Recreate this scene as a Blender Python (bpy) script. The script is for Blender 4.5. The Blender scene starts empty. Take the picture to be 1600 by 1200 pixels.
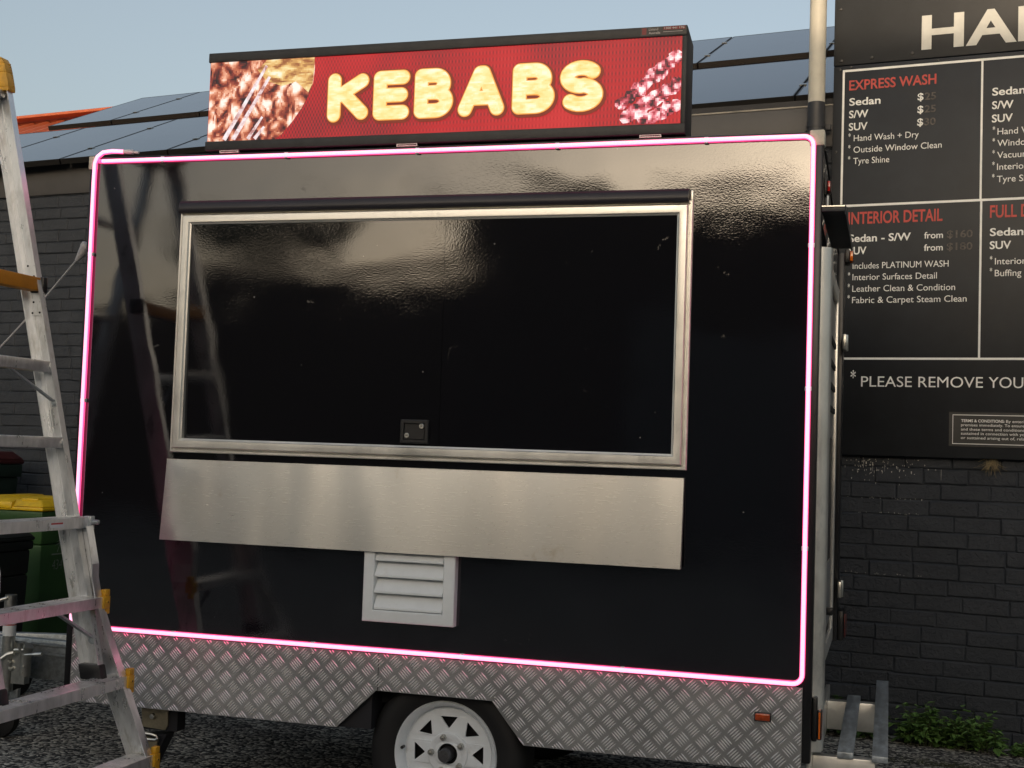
import bpy, bmesh, math, random
from mathutils import Vector, Matrix
R = math.radians
S = bpy.context.scene
COL = S.collection
random.seed(7)

# ------------------------------------------------------------------ camera, sky, sun, exposure
SUN_EL, SUN_AZ = 5.6, 4.0            # azimuth measured from -Y towards +X
SKY_STRENGTH, SUN_STRENGTH, EXPOSURE = 0.15, 1.0, 1.0
cam = bpy.data.cameras.new('camera')
cam.sensor_width = 36.0
cam.lens = 45.636
cam.clip_end = 3000
camo = bpy.data.objects.new('camera', cam)
COL.objects.link(camo)
cr = (Vector((0.95970463, 0.27898168, 0.03370839)),
      -Vector((0.01728575, 0.06111913, -0.99798079)),
      -Vector((-0.28047858, 0.95834945, 0.05383391)))
m = Matrix.Identity(4)
for i in range(3):
    for j in range(3):
        m[j][i] = cr[i][j]
m.translation = Vector((0, -4.6, 1.44))
camo.matrix_world = m
S.camera = camo

w = bpy.data.worlds.new('World')
S.world = w
w.use_nodes = True
nt = w.node_tree
bg = nt.nodes['Background']
sky = nt.nodes.new('ShaderNodeTexSky')
sky.sky_type = 'NISHITA'
sky.sun_disc = False
sky.sun_elevation = R(SUN_EL)
sky.sun_rotation = R(180 - SUN_AZ)
sky.air_density = 0.9
sky.dust_density = 5.0
sky.ozone_density = 1.0
hs = nt.nodes.new('ShaderNodeHueSaturation')
hs.inputs['Saturation'].default_value = 0.64
nt.links.new(sky.outputs[0], hs.inputs['Color'])
nt.links.new(hs.outputs[0], bg.inputs[0])
bg.inputs[1].default_value = SKY_STRENGTH
sl = bpy.data.lights.new('sun', 'SUN')
sl.energy = SUN_STRENGTH
sl.angle = R(0.5)
sl.color = (1.0, 0.78, 0.55)
slo = bpy.data.objects.new('sun', sl)
COL.objects.link(slo)
sd = Vector((math.sin(R(SUN_AZ)) * math.cos(R(SUN_EL)), -math.cos(R(SUN_AZ)) * math.cos(R(SUN_EL)), math.sin(R(SUN_EL))))
slo.rotation_euler = sd.to_track_quat('Z', 'Y').to_euler()
slo.location = (0, -10, 12)
S.view_settings.view_transform = 'Standard'
S.view_settings.look = 'None'
S.view_settings.exposure = EXPOSURE
S.view_settings.gamma = 1.0
S.cycles.max_bounces = 8
S.cycles.glossy_bounces = 4

# ------------------------------------------------------------------ materials
def mat(name, col=(0.5, 0.5, 0.5), rough=0.5, metal=0.0, spec=0.5, ior=1.5, emit=None, estr=0.0,
        var=0.0, vscale=8.0, bump=0.0, bscale=60.0, bdist=0.002, rvar=0.0, stretch=None, coat=0.0, dirt=None):
    M = bpy.data.materials.new(name)
    M.use_nodes = True
    t = M.node_tree
    b = t.nodes['Principled BSDF']
    b.inputs['Base Color'].default_value = (*col, 1)
    b.inputs['Roughness'].default_value = rough
    b.inputs['Metallic'].default_value = metal
    b.inputs['Specular IOR Level'].default_value = spec
    b.inputs['IOR'].default_value = ior
    b.inputs['Coat Weight'].default_value = coat
    if emit:
        b.inputs['Emission Color'].default_value = (*emit, 1)
        b.inputs['Emission Strength'].default_value = estr
    tc = t.nodes.new('ShaderNodeTexCoord')
    vec = tc.outputs['Object']
    if stretch:
        mp = t.nodes.new('ShaderNodeMapping')
        mp.inputs['Scale'].default_value = stretch
        t.links.new(vec, mp.inputs[0])
        vec = mp.outputs[0]
    if var or rvar or dirt:
        n = t.nodes.new('ShaderNodeTexNoise')
        n.inputs['Scale'].default_value = vscale
        n.inputs['Detail'].default_value = 6
        n.inputs['Roughness'].default_value = 0.65
        t.links.new(vec, n.inputs['Vector'])
        out = None
        if var:
            mx = t.nodes.new('ShaderNodeMix'); mx.data_type = 'RGBA'
            mx.inputs['A'].default_value = (*[max(0, c * (1 - var)) for c in col], 1)
            mx.inputs['B'].default_value = (*[min(1, c * (1 + var)) for c in col], 1)
            mr = t.nodes.new('ShaderNodeMapRange')
            mr.inputs['From Min'].default_value = 0.3; mr.inputs['From Max'].default_value = 0.7
            t.links.new(n.outputs['Fac'], mr.inputs['Value'])
            t.links.new(mr.outputs[0], mx.inputs['Factor'])
            out = mx.outputs['Result']
        if dirt:
            n2 = t.nodes.new('ShaderNodeTexNoise')
            n2.inputs['Scale'].default_value = vscale * 0.45
            n2.inputs['Detail'].default_value = 9
            n2.inputs['Roughness'].default_value = 0.75
            t.links.new(vec, n2.inputs['Vector'])
            mr2 = t.nodes.new('ShaderNodeMapRange')
            mr2.inputs['From Min'].default_value = 0.55; mr2.inputs['From Max'].default_value = 0.72
            mr2.inputs['To Max'].default_value = 0.8
            t.links.new(n2.outputs['Fac'], mr2.inputs['Value'])
            mx2 = t.nodes.new('ShaderNodeMix'); mx2.data_type = 'RGBA'
            mx2.inputs['A'].default_value = (*col, 1)
            mx2.inputs['B'].default_value = (*dirt, 1)
            if out: t.links.new(out, mx2.inputs['A'])
            t.links.new(mr2.outputs[0], mx2.inputs['Factor'])
            out = mx2.outputs['Result']
        if out: t.links.new(out, b.inputs['Base Color'])
        if rvar:
            mr3 = t.nodes.new('ShaderNodeMapRange')
            mr3.inputs['From Min'].default_value = 0.3; mr3.inputs['From Max'].default_value = 0.7
            mr3.inputs['To Min'].default_value = max(0, rough - rvar); mr3.inputs['To Max'].default_value = min(1, rough + rvar)
            t.links.new(n.outputs['Fac'], mr3.inputs['Value'])
            t.links.new(mr3.outputs[0], b.inputs['Roughness'])
    if bump:
        nb = t.nodes.new('ShaderNodeTexNoise')
        nb.inputs['Scale'].default_value = bscale
        nb.inputs['Detail'].default_value = 3
        t.links.new(vec, nb.inputs['Vector'])
        bp = t.nodes.new('ShaderNodeBump')
        bp.inputs['Strength'].default_value = bump
        bp.inputs['Distance'].default_value = bdist
        t.links.new(nb.outputs['Fac'], bp.inputs['Height'])
        t.links.new(bp.outputs[0], b.inputs['Normal'])
    return M

def gloss_black(name, ior=1.88):
    """glossy black cladding with an orange-peel skin, slight waviness, dull scuffs and specks"""
    M = mat(name, (0.006, 0.006, 0.008), 0.05, ior=ior)
    t = M.node_tree; b = t.nodes['Principled BSDF']
    tc = t.nodes.new('ShaderNodeTexCoord')
    mp = t.nodes.new('ShaderNodeMapping'); mp.inputs['Scale'].default_value = (1, 1, 1.35)
    t.links.new(tc.outputs['Object'], mp.inputs[0])
    n1 = t.nodes.new('ShaderNodeTexNoise'); n1.inputs['Scale'].default_value = 140; n1.inputs['Detail'].default_value = 2.5
    n2 = t.nodes.new('ShaderNodeTexNoise'); n2.inputs['Scale'].default_value = 3.2; n2.inputs['Detail'].default_value = 1
    n3 = t.nodes.new('ShaderNodeTexNoise'); n3.inputs['Scale'].default_value = 2.3; n3.inputs['Detail'].default_value = 3
    for n in (n1, n2, n3): t.links.new(mp.outputs[0], n.inputs['Vector'])
    # the skin is rougher in patches
    am = t.nodes.new('ShaderNodeMapRange'); am.inputs['From Min'].default_value = 0.35; am.inputs['From Max'].default_value = 0.6
    am.inputs['To Min'].default_value = 0.25; am.inputs['To Max'].default_value = 1.0
    t.links.new(n3.outputs['Fac'], am.inputs['Value'])
    mu = t.nodes.new('ShaderNodeMath'); mu.operation = 'MULTIPLY'
    t.links.new(n1.outputs['Fac'], mu.inputs[0]); t.links.new(am.outputs[0], mu.inputs[1])
    b1 = t.nodes.new('ShaderNodeBump'); b1.inputs['Strength'].default_value = 1.0; b1.inputs['Distance'].default_value = 0.00016
    t.links.new(mu.outputs[0], b1.inputs['Height'])
    b2 = t.nodes.new('ShaderNodeBump'); b2.inputs['Strength'].default_value = 1.0; b2.inputs['Distance'].default_value = 0.0022
    t.links.new(n2.outputs['Fac'], b2.inputs['Height'])
    t.links.new(b1.outputs[0], b2.inputs['Normal'])
    t.links.new(b2.outputs[0], b.inputs['Normal'])
    # scuffs
    mp2 = t.nodes.new('ShaderNodeMapping'); mp2.inputs['Scale'].default_value = (1, 1, 1); mp2.inputs['Rotation'].default_value = (0, 0.5, 0)
    t.links.new(tc.outputs['Object'], mp2.inputs[0])
    n4 = t.nodes.new('ShaderNodeTexNoise'); n4.inputs['Scale'].default_value = 9; n4.inputs['Detail'].default_value = 8; n4.inputs['Roughness'].default_value = 0.7
    n4.inputs['Distortion'].default_value = 1.0
    t.links.new(mp2.outputs[0], n4.inputs['Vector'])
    mr = t.nodes.new('ShaderNodeMapRange'); mr.inputs['From Min'].default_value = 0.65; mr.inputs['From Max'].default_value = 0.74
    mr.inputs['To Min'].default_value = 0.045; mr.inputs['To Max'].default_value = 0.5
    t.links.new(n4.outputs['Fac'], mr.inputs['Value'])
    t.links.new(mr.outputs[0], b.inputs['Roughness'])
    v = t.nodes.new('ShaderNodeTexVoronoi'); v.inputs['Scale'].default_value = 9
    t.links.new(tc.outputs['Object'], v.inputs['Vector'])
    lt = t.nodes.new('ShaderNodeMath'); lt.operation = 'LESS_THAN'; lt.inputs[1].default_value = 0.022
    t.links.new(v.outputs['Distance'], lt.inputs[0])
    mx = t.nodes.new('ShaderNodeMix'); mx.data_type = 'RGBA'
    mx.inputs['A'].default_value = (0.006, 0.006, 0.008, 1); mx.inputs['B'].default_value = (0.35, 0.33, 0.3, 1)
    t.links.new(lt.outputs[0], mx.inputs['Factor']); t.links.new(mx.outputs['Result'], b.inputs['Base Color'])
    return M

M_black = gloss_black('gloss_black_cladding')
M_blacktrim = mat('black_trim', (0.012, 0.012, 0.014), 0.32, var=0.3, bump=0.1)
M_vinyl = mat('black_vinyl_hinge', (0.018, 0.017, 0.024), 0.38, var=0.25, vscale=14, bump=0.25, bscale=40, stretch=(0.3, 1, 1))
M_matt = mat('matt_black', (0.015, 0.015, 0.017), 0.6, var=0.3, bump=0.2)
M_under = mat('underbody', (0.012, 0.012, 0.016), 0.7, var=0.3)
M_casing = mat('sign_casing', (0.03, 0.03, 0.031), 0.55, var=0.25, vscale=20, bump=0.3, bscale=300, bdist=0.0005)
M_alu = mat('aluminium_frame', (0.86, 0.84, 0.78), 0.36, 0.75, var=0.12, vscale=22, rvar=0.08, bump=0.15, bscale=80, stretch=(0.25, 1, 0.25), dirt=(0.5, 0.49, 0.46))
M_lad = mat('worn_aluminium', (0.84, 0.85, 0.84), 0.34, 0.72, var=0.22, vscale=16, rvar=0.12, bump=0.3, bscale=90, bdist=0.001, stretch=(1, 1, 0.35), dirt=(0.42, 0.40, 0.34))
M_plate = mat('tread_plate', (0.50, 0.50, 0.50), 0.36, 0.8, var=0.17, vscale=2.6, rvar=0.06)
M_bars = mat('tread_plate_bars', (0.92, 0.91, 0.90), 0.28, 0.45, var=0.05, vscale=9)
M_galv = mat('galvanised_steel', (0.46, 0.50, 0.52), 0.42, 0.6, var=0.35, vscale=45, rvar=0.12, bump=0.15, bscale=60, stretch=(1, 0.25, 1))
M_zinc = mat('bright_zinc', (0.62, 0.62, 0.58), 0.3, 1.0, var=0.2, vscale=30)
M_tan = mat('passivated_zinc', (0.33, 0.29, 0.20), 0.42, 0.55, var=0.25, vscale=20, dirt=(0.12, 0.1, 0.07))
M_white = mat('white_plastic', (0.82, 0.86, 0.88), 0.42, var=0.05, vscale=12, dirt=(0.70, 0.71, 0.68))
M_capw = mat('aged_white_plastic', (0.62, 0.58, 0.47), 0.5, var=0.15, vscale=40, dirt=(0.3, 0.27, 0.2))
M_rim = mat('white_rim_paint', (0.82, 0.86, 0.89), 0.35, var=0.06, vscale=14, dirt=(0.62, 0.62, 0.60), coat=0.2)
M_rub = mat('tyre_rubber', (0.007, 0.007, 0.008), 0.62, var=0.3, bump=0.2)
M_dark = mat('dark_void', (0.004, 0.004, 0.005), 0.8)
M_yel = mat('yellow_ladder_plastic', (0.66, 0.35, 0.02), 0.45, var=0.2, vscale=25, dirt=(0.25, 0.12, 0.02))
M_org = mat('orange_rung_plastic', (0.60, 0.24, 0.015), 0.45, var=0.15, vscale=12, dirt=(0.3, 0.12, 0.02))
M_cable = mat('white_cable', (0.6, 0.58, 0.58), 0.5, var=0.1)
M_blackplastic = mat('black_plastic', (0.014, 0.014, 0.015), 0.4, var=0.2, bump=0.15)
M_amber = mat('amber_lens', (0.75, 0.16, 0.01), 0.12, var=0.1, vscale=60, coat=0.5)
M_redlens = mat('red_lens', (0.55, 0.02, 0.015), 0.12, var=0.1, vscale=60, coat=0.5)
M_neon = mat('neon_diffuser', (0.9, 0.6, 0.75), 0.4, emit=(1.0, 0.34, 0.52), estr=1.0)
M_neonjack = mat('neon_jacket', (0.75, 0.25, 0.42), 0.35, emit=(1.0, 0.06, 0.22), estr=0.95)
M_clear = mat('clear_end_cap', (0.75, 0.72, 0.74), 0.15, var=0.1)

def stainless():
    M = mat('brushed_stainless', (0.61, 0.605, 0.58), 0.34, 1.0)
    t = M.node_tree; b = t.nodes['Principled BSDF']
    b.inputs['Anisotropic'].default_value = 0.55
    tg = t.nodes.new('ShaderNodeTangent'); tg.direction_type = 'RADIAL'; tg.axis = 'X'
    t.links.new(tg.outputs[0], b.inputs['Tangent'])
    tc = t.nodes.new('ShaderNodeTexCoord')
    mp = t.nodes.new('ShaderNodeMapping'); mp.inputs['Scale'].default_value = (3, 1, 90)
    t.links.new(tc.outputs['Object'], mp.inputs[0])
    n = t.nodes.new('ShaderNodeTexNoise'); n.inputs['Scale'].default_value = 6; n.inputs['Detail'].default_value = 6
    t.links.new(mp.outputs[0], n.inputs['Vector'])
    n2 = t.nodes.new('ShaderNodeTexNoise'); n2.inputs['Scale'].default_value = 7; n2.inputs['Detail'].default_value = 8; n2.inputs['Roughness'].default_value = 0.7
    t.links.new(tc.outputs['Object'], n2.inputs['Vector'])
    mr = t.nodes.new('ShaderNodeMapRange'); mr.inputs['From Min'].default_value = 0.62; mr.inputs['From Max'].default_value = 0.74
    t.links.new(n2.outputs['Fac'], mr.inputs['Value'])
    mx = t.nodes.new('ShaderNodeMix'); mx.data_type = 'RGBA'
    mx.inputs['A'].default_value = (0.61, 0.605, 0.58, 1); mx.inputs['B'].default_value = (0.50, 0.47, 0.41, 1)
    t.links.new(mr.outputs[0], mx.inputs['Factor']); t.links.new(mx.outputs['Result'], b.inputs['Base Color'])
    r = t.nodes.new('ShaderNodeMapRange'); r.inputs['From Min'].default_value = 0.3; r.inputs['From Max'].default_value = 0.7
    r.inputs['To Min'].default_value = 0.27; r.inputs['To Max'].default_value = 0.30
    t.links.new(n.outputs['Fac'], r.inputs['Value']); t.links.new(r.outputs[0], b.inputs['Roughness'])
    mp3 = t.nodes.new('ShaderNodeMapping'); mp3.inputs['Scale'].default_value = (1, 1, 0.25)
    t.links.new(tc.outputs['Object'], mp3.inputs[0])
    n3 = t.nodes.new('ShaderNodeTexNoise'); n3.inputs['Scale'].default_value = 2.6; n3.inputs['Detail'].default_value = 1.5
    t.links.new(mp3.outputs[0], n3.inputs['Vector'])
    bp = t.nodes.new('ShaderNodeBump'); bp.inputs['Distance'].default_value = 0.022
    t.links.new(n3.outputs['Fac'], bp.inputs['Height']); t.links.new(bp.outputs[0], b.inputs['Normal'])
    return M
M_steel = stainless()

def brick_paint():
    M = mat('black_painted_brick', (0.030, 0.031, 0.033), 0.55)
    t = M.node_tree; b = t.nodes['Principled BSDF']
    tc = t.nodes.new('ShaderNodeTexCoord')
    n = t.nodes.new('ShaderNodeTexNoise'); n.inputs['Scale'].default_value = 3.0; n.inputs['Detail'].default_value = 8; n.inputs['Roughness'].default_value = 0.7
    t.links.new(tc.outputs['Object'], n.inputs['Vector'])
    cr_ = t.nodes.new('ShaderNodeValToRGB')
    cr_.color_ramp.elements[0].position = 0.3; cr_.color_ramp.elements[0].color = (0.018, 0.0225, 0.030, 1)
    cr_.color_ramp.elements[1].position = 0.72; cr_.color_ramp.elements[1].color = (0.036, 0.042, 0.052, 1)
    t.links.new(n.outputs['Fac'], cr_.inputs[0]); t.links.new(cr_.outputs[0], b.inputs['Base Color'])
    n2 = t.nodes.new('ShaderNodeTexNoise'); n2.inputs['Scale'].default_value = 38; n2.inputs['Detail'].default_value = 8; n2.inputs['Roughness'].default_value = 0.68
    n2.inputs['Distortion'].default_value = 0.6
    t.links.new(tc.outputs['Object'], n2.inputs['Vector'])
    bp = t.nodes.new('ShaderNodeBump'); bp.inputs['Strength'].default_value = 1.0; bp.inputs['Distance'].default_value = 0.010
    t.links.new(n2.outputs['Fac'], bp.inputs['Height']); t.links.new(bp.outputs[0], b.inputs['Normal'])
    return M
M_brick = brick_paint()
M_fascia = mat('charcoal_fascia_paint', (0.060, 0.058, 0.058), 0.5, var=0.15, vscale=3, bump=0.1, bscale=30, dirt=(0.045, 0.043, 0.042))
M_roof = mat('terracotta_roof_sheet', (0.42, 0.105, 0.045), 0.5, var=0.15, vscale=6, dirt=(0.30, 0.09, 0.05))
M_board = mat('sign_board_black', (0.0145, 0.0165, 0.0195), 0.46, var=0.3, vscale=4, bump=0.3, bscale=160, bdist=0.0006, dirt=(0.026, 0.025, 0.024))
M_letw = mat('white_vinyl', (0.88, 0.88, 0.84), 0.5, var=0.08, vscale=20)
M_letg = mat('aged_white_letter', (0.60, 0.60, 0.55), 0.5, var=0.1, vscale=12)
M_letr = mat('red_vinyl', (0.52, 0.055, 0.04), 0.5, var=0.12, vscale=30)
M_ghost = mat('faded_vinyl_ghost', (0.11, 0.097, 0.085), 0.75, var=0.6, vscale=60)
M_pipe = mat('cream_pipe_paint', (0.58, 0.55, 0.46), 0.5, var=0.1, vscale=6, dirt=(0.42, 0.39, 0.31))
M_pipeg = mat('charcoal_pipe_paint', (0.035, 0.036, 0.04), 0.5, var=0.2, vscale=10)
M_panel = mat('solar_glass', (0.016, 0.018, 0.026), 0.09, ior=1.68, var=0.15, vscale=3, rvar=0.03)
M_pframe = mat('panel_frame_black', (0.03, 0.028, 0.026), 0.4, 0.6)
M_bing = mat('green_bin_plastic', (0.032, 0.092, 0.024), 0.5, var=0.2, vscale=4, bump=0.2, bscale=120, bdist=0.001, dirt=(0.022, 0.05, 0.016))
M_bindg = mat('dark_green_bin_plastic', (0.010, 0.028, 0.020), 0.5, var=0.2, vscale=5, bump=0.2, bscale=120, bdist=0.001)
M_binb = mat('black_bin_plastic', (0.010, 0.013, 0.011), 0.45, var=0.2, vscale=5, bump=0.2, bscale=120, bdist=0.001)
M_liday = mat('yellow_bin_lid', (0.85, 0.55, 0.012), 0.42, var=0.12, vscale=7, dirt=(0.5, 0.32, 0.02))
M_lidr = mat('dark_red_bin_lid', (0.055, 0.006, 0.007), 0.45, var=0.2, vscale=7)
M_binw = mat('worn_white_print', (0.22, 0.25, 0.21), 0.7, var=0.4, vscale=80)
M_stem = mat('weed_stem', (0.05, 0.07, 0.02), 0.7)
def leafmat(name, c):
    M = mat(name, c, 0.5, var=0.45, vscale=18)
    M.node_tree.nodes['Principled BSDF'].inputs['Subsurface Weight'].default_value = 0.0
    return M
M_leaf = leafmat('weed_leaf', (0.11, 0.21, 0.05))
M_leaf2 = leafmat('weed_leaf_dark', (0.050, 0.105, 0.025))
M_straw = mat('dry_straw', (0.28, 0.22, 0.12), 0.8, var=0.3, vscale=40)
M_splat = mat('white_droppings', (0.55, 0.54, 0.48), 0.8, var=0.3, vscale=60)

def asphalt():
    M = mat('coarse_asphalt', (0.05, 0.05, 0.05), 0.85)
    t = M.node_tree; b = t.nodes['Principled BSDF']
    tc = t.nodes.new('ShaderNodeTexCoord')
    v = t.nodes.new('ShaderNodeTexVoronoi'); v.inputs['Scale'].default_value = 62; v.inputs['Randomness'].default_value = 1
    t.links.new(tc.outputs['Object'], v.inputs['Vector'])
    sep = t.nodes.new('ShaderNodeSeparateColor'); t.links.new(v.outputs['Color'], sep.inputs[0])
    cr_ = t.nodes.new('ShaderNodeValToRGB')
    e = cr_.color_ramp.elements
    e[0].position = 0.12; e[0].color = (0.016, 0.016, 0.016, 1)
    e[1].position = 0.40; e[1].color = (0.075, 0.072, 0.066, 1)
    x = cr_.color_ramp.elements.new(0.66); x.color = (0.30, 0.28, 0.245, 1)
    x = cr_.color_ramp.elements.new(1.0); x.color = (0.62, 0.59, 0.50, 1)
    t.links.new(sep.outputs[0], cr_.inputs[0])
    n = t.nodes.new('ShaderNodeTexNoise'); n.inputs['Scale'].default_value = 1.6; n.inputs['Detail'].default_value = 7
    t.links.new(tc.outputs['Object'], n.inputs['Vector'])
    mr = t.nodes.new('ShaderNodeMapRange'); mr.inputs['From Min'].default_value = 0.3; mr.inputs['From Max'].default_value = 0.7
    mr.inputs['To Min'].default_value = 0.65; mr.inputs['To Max'].default_value = 1.25
    t.links.new(n.outputs['Fac'], mr.inputs['Value'])
    mu = t.nodes.new('ShaderNodeVectorMath'); mu.operation = 'SCALE'
    t.links.new(cr_.outputs[0], mu.inputs[0]); t.links.new(mr.outputs[0], mu.inputs['Scale'])
    t.links.new(mu.outputs[0], b.inputs['Base Color'])
    v2 = t.nodes.new('ShaderNodeTexVoronoi'); v2.inputs['Scale'].default_value = 62
    t.links.new(tc.outputs['Object'], v2.inputs['Vector'])
    bp = t.nodes.new('ShaderNodeBump'); bp.inputs['Strength'].default_value = 1; bp.inputs['Distance'].default_value = 0.008; bp.invert = True
    t.links.new(v2.outputs['Distance'], bp.inputs['Height']); t.links.new(bp.outputs[0], b.inputs['Normal'])
    return M
M_asph = asphalt()

def snapcoord(t, step):
    tc = t.nodes.new('ShaderNodeTexCoord')
    sn = t.nodes.new('ShaderNodeVectorMath'); sn.operation = 'SNAP'; sn.inputs[1].default_value = (step, step, step)
    t.links.new(tc.outputs['Object'], sn.inputs[0])
    return tc, sn.outputs[0]

def led_red():
    M = mat('led_red_screen', (0.02, 0.01, 0.01), 0.5)
    t = M.node_tree; b = t.nodes['Principled BSDF']
    tc, vec = snapcoord(t, 0.004)
    sx = t.nodes.new('ShaderNodeSeparateXYZ'); t.links.new(tc.outputs['Object'], sx.inputs[0])
    def wave(sock, freq, ph=0):
        a = t.nodes.new('ShaderNodeMath'); a.operation = 'MULTIPLY_ADD'; a.inputs[1].default_value = freq; a.inputs[2].default_value = ph
        t.links.new(sock, a.inputs[0])
        s = t.nodes.new('ShaderNodeMath'); s.operation = 'SINE'; t.links.new(a.outputs[0], s.inputs[0])
        return s.outputs[0]
    wx = wave(sx.outputs[0], 2 * math.pi / 0.0135)
    wz = wave(sx.outputs[2], 2 * math.pi / 0.026)
    pr = t.nodes.new('ShaderNodeMath'); pr.operation = 'MULTIPLY'
    t.links.new(wx, pr.inputs[0]); t.links.new(wz, pr.inputs[1])
    # dotted towards one end, striped towards the other
    mrx = t.nodes.new('ShaderNodeMapRange'); mrx.inputs['From Min'].default_value = -0.5; mrx.inputs['From Max'].default_value = 0.25; mrx.inputs['To Max'].default_value = 0.5
    t.links.new(sx.outputs[0], mrx.inputs['Value'])
    mxw = t.nodes.new('ShaderNodeMix'); mxw.data_type = 'FLOAT'
    t.links.new(mrx.outputs[0], mxw.inputs['Factor']); t.links.new(pr.outputs[0], mxw.inputs['A']); t.links.new(wx, mxw.inputs['B'])
    n = t.nodes.new('ShaderNodeTexNoise'); n.inputs['Scale'].default_value = 3; t.links.new(tc.outputs['Object'], n.inputs['Vector'])
    ad = t.nodes.new('ShaderNodeMath'); ad.operation = 'MULTIPLY_ADD'; ad.inputs[1].default_value = 0.24
    t.links.new(mxw.outputs['Result'], ad.inputs[0]); t.links.new(n.outputs['Fac'], ad.inputs[2])
    cr_ = t.nodes.new('ShaderNodeValToRGB'); e = cr_.color_ramp.elements
    e[0].position = 0.18; e[0].color = (0.13, 0.022, 0.03, 1)
    e[1].position = 0.55; e[1].color = (0.60, 0.014, 0.022, 1)
    x = e.new(0.9); x.color = (0.80, 0.035, 0.04, 1)
    t.links.new(ad.outputs[0], cr_.inputs[0])
    t.links.new(cr_.outputs[0], b.inputs['Emission Color'])
    b.inputs['Emission Strength'].default_value = 0.42
    b.inputs['Base Color'].default_value = (0.01, 0.005, 0.005, 1)
    return M

def led_food(name, stops, scale, strength=0.5, stretch=(1, 1, 1), rot=0.0):
    M = mat(name, (0.02, 0.01, 0.01), 0.5)
    t = M.node_tree; b = t.nodes['Principled BSDF']
    tc, vec = snapcoord(t, 0.0062)
    mp = t.nodes.new('ShaderNodeMapping'); mp.inputs['Scale'].default_value = stretch; mp.inputs['Rotation'].default_value = (0, rot, 0)
    t.links.new(vec, mp.inputs[0])
    v = t.nodes.new('ShaderNodeTexVoronoi'); v.inputs['Scale'].default_value = scale; t.links.new(mp.outputs[0], v.inputs['Vector'])
    n = t.nodes.new('ShaderNodeTexNoise'); n.inputs['Scale'].default_value = scale * 1.1; n.inputs['Detail'].default_value = 4
    n.inputs['Distortion'].default_value = 1.5
    t.links.new(mp.outputs[0], n.inputs['Vector'])
    s = t.nodes.new('ShaderNodeMath'); s.operation = 'MULTIPLY_ADD'; s.inputs[1].default_value = -0.55
    t.links.new(v.outputs['Distance'], s.inputs[0]); t.links.new(n.outputs['Fac'], s.inputs[2])
    s2 = t.nodes.new('ShaderNodeMath'); s2.operation = 'ADD'; s2.inputs[1].default_value = 0.24; t.links.new(s.outputs[0], s2.inputs[0])
    cr_ = t.nodes.new('ShaderNodeValToRGB'); e = cr_.color_ramp.elements
    e[0].position, e[0].color = stops[0][0], (*stops[0][1], 1)
    e[1].position, e[1].color = stops[-1][0], (*stops[-1][1], 1)
    for p, c in stops[1:-1]:
        x = e.new(p); x.color = (*c, 1)
    t.links.new(s2.outputs[0], cr_.inputs[0]); t.links.new(cr_.outputs[0], b.inputs['Emission Color'])
    b.inputs['Emission Strength'].default_value = strength
    return M
M_led = led_red()
M_meat = led_food('led_meat', [(0.27, (0.012, 0.006, 0.01)), (0.39, (0.24, 0.03, 0.02)), (0.48, (0.55, 0.15, 0.07)), (0.57, (0.9, 0.46, 0.30)), (0.68, (1.0, 0.88, 0.78))], 19, 0.55, (1, 1, 0.8), 0.6)
M_fries = led_food('led_fries', [(0.25, (0.35, 0.12, 0.04)), (0.42, (0.8, 0.45, 0.14)), (0.6, (1.0, 0.8, 0.38)), (0.75, (1.0, 0.95, 0.75))], 22, 0.5, (0.6, 1, 1.4), 0.9)
M_skew = led_food('led_skewer', [(0.2, (0.5, 0.22, 0.2)), (0.45, (0.9, 0.7, 0.7)), (0.7, (1.0, 0.95, 0.98))], 40, 0.5)
M_cube = led_food('led_meat_cubes', [(0.30, (0.03, 0.01, 0.015)), (0.41, (0.40, 0.03, 0.05)), (0.49, (0.72, 0.16, 0.20)), (0.58, (0.95, 0.58, 0.60)), (0.70, (1.0, 0.90, 0.86))], 26, 0.58)
M_let1 = led_food('led_letter_face', [(0.2, (1.0, 0.66, 0.20)), (0.42, (1.0, 0.80, 0.34)), (0.58, (1.0, 0.88, 0.48)), (0.75, (1.0, 0.94, 0.66))], 16, 0.54, (1, 1, 3), 0.15)
M_let0 = mat('led_letter_edge', (0.02, 0.01, 0.01), 0.5, emit=(0.30, 0.03, 0.01), estr=0.35)
M_let2 = mat('led_letter_rim', (0.02, 0.01, 0.01), 0.5, emit=(1.0, 0.40, 0.07), estr=0.5)

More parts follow.
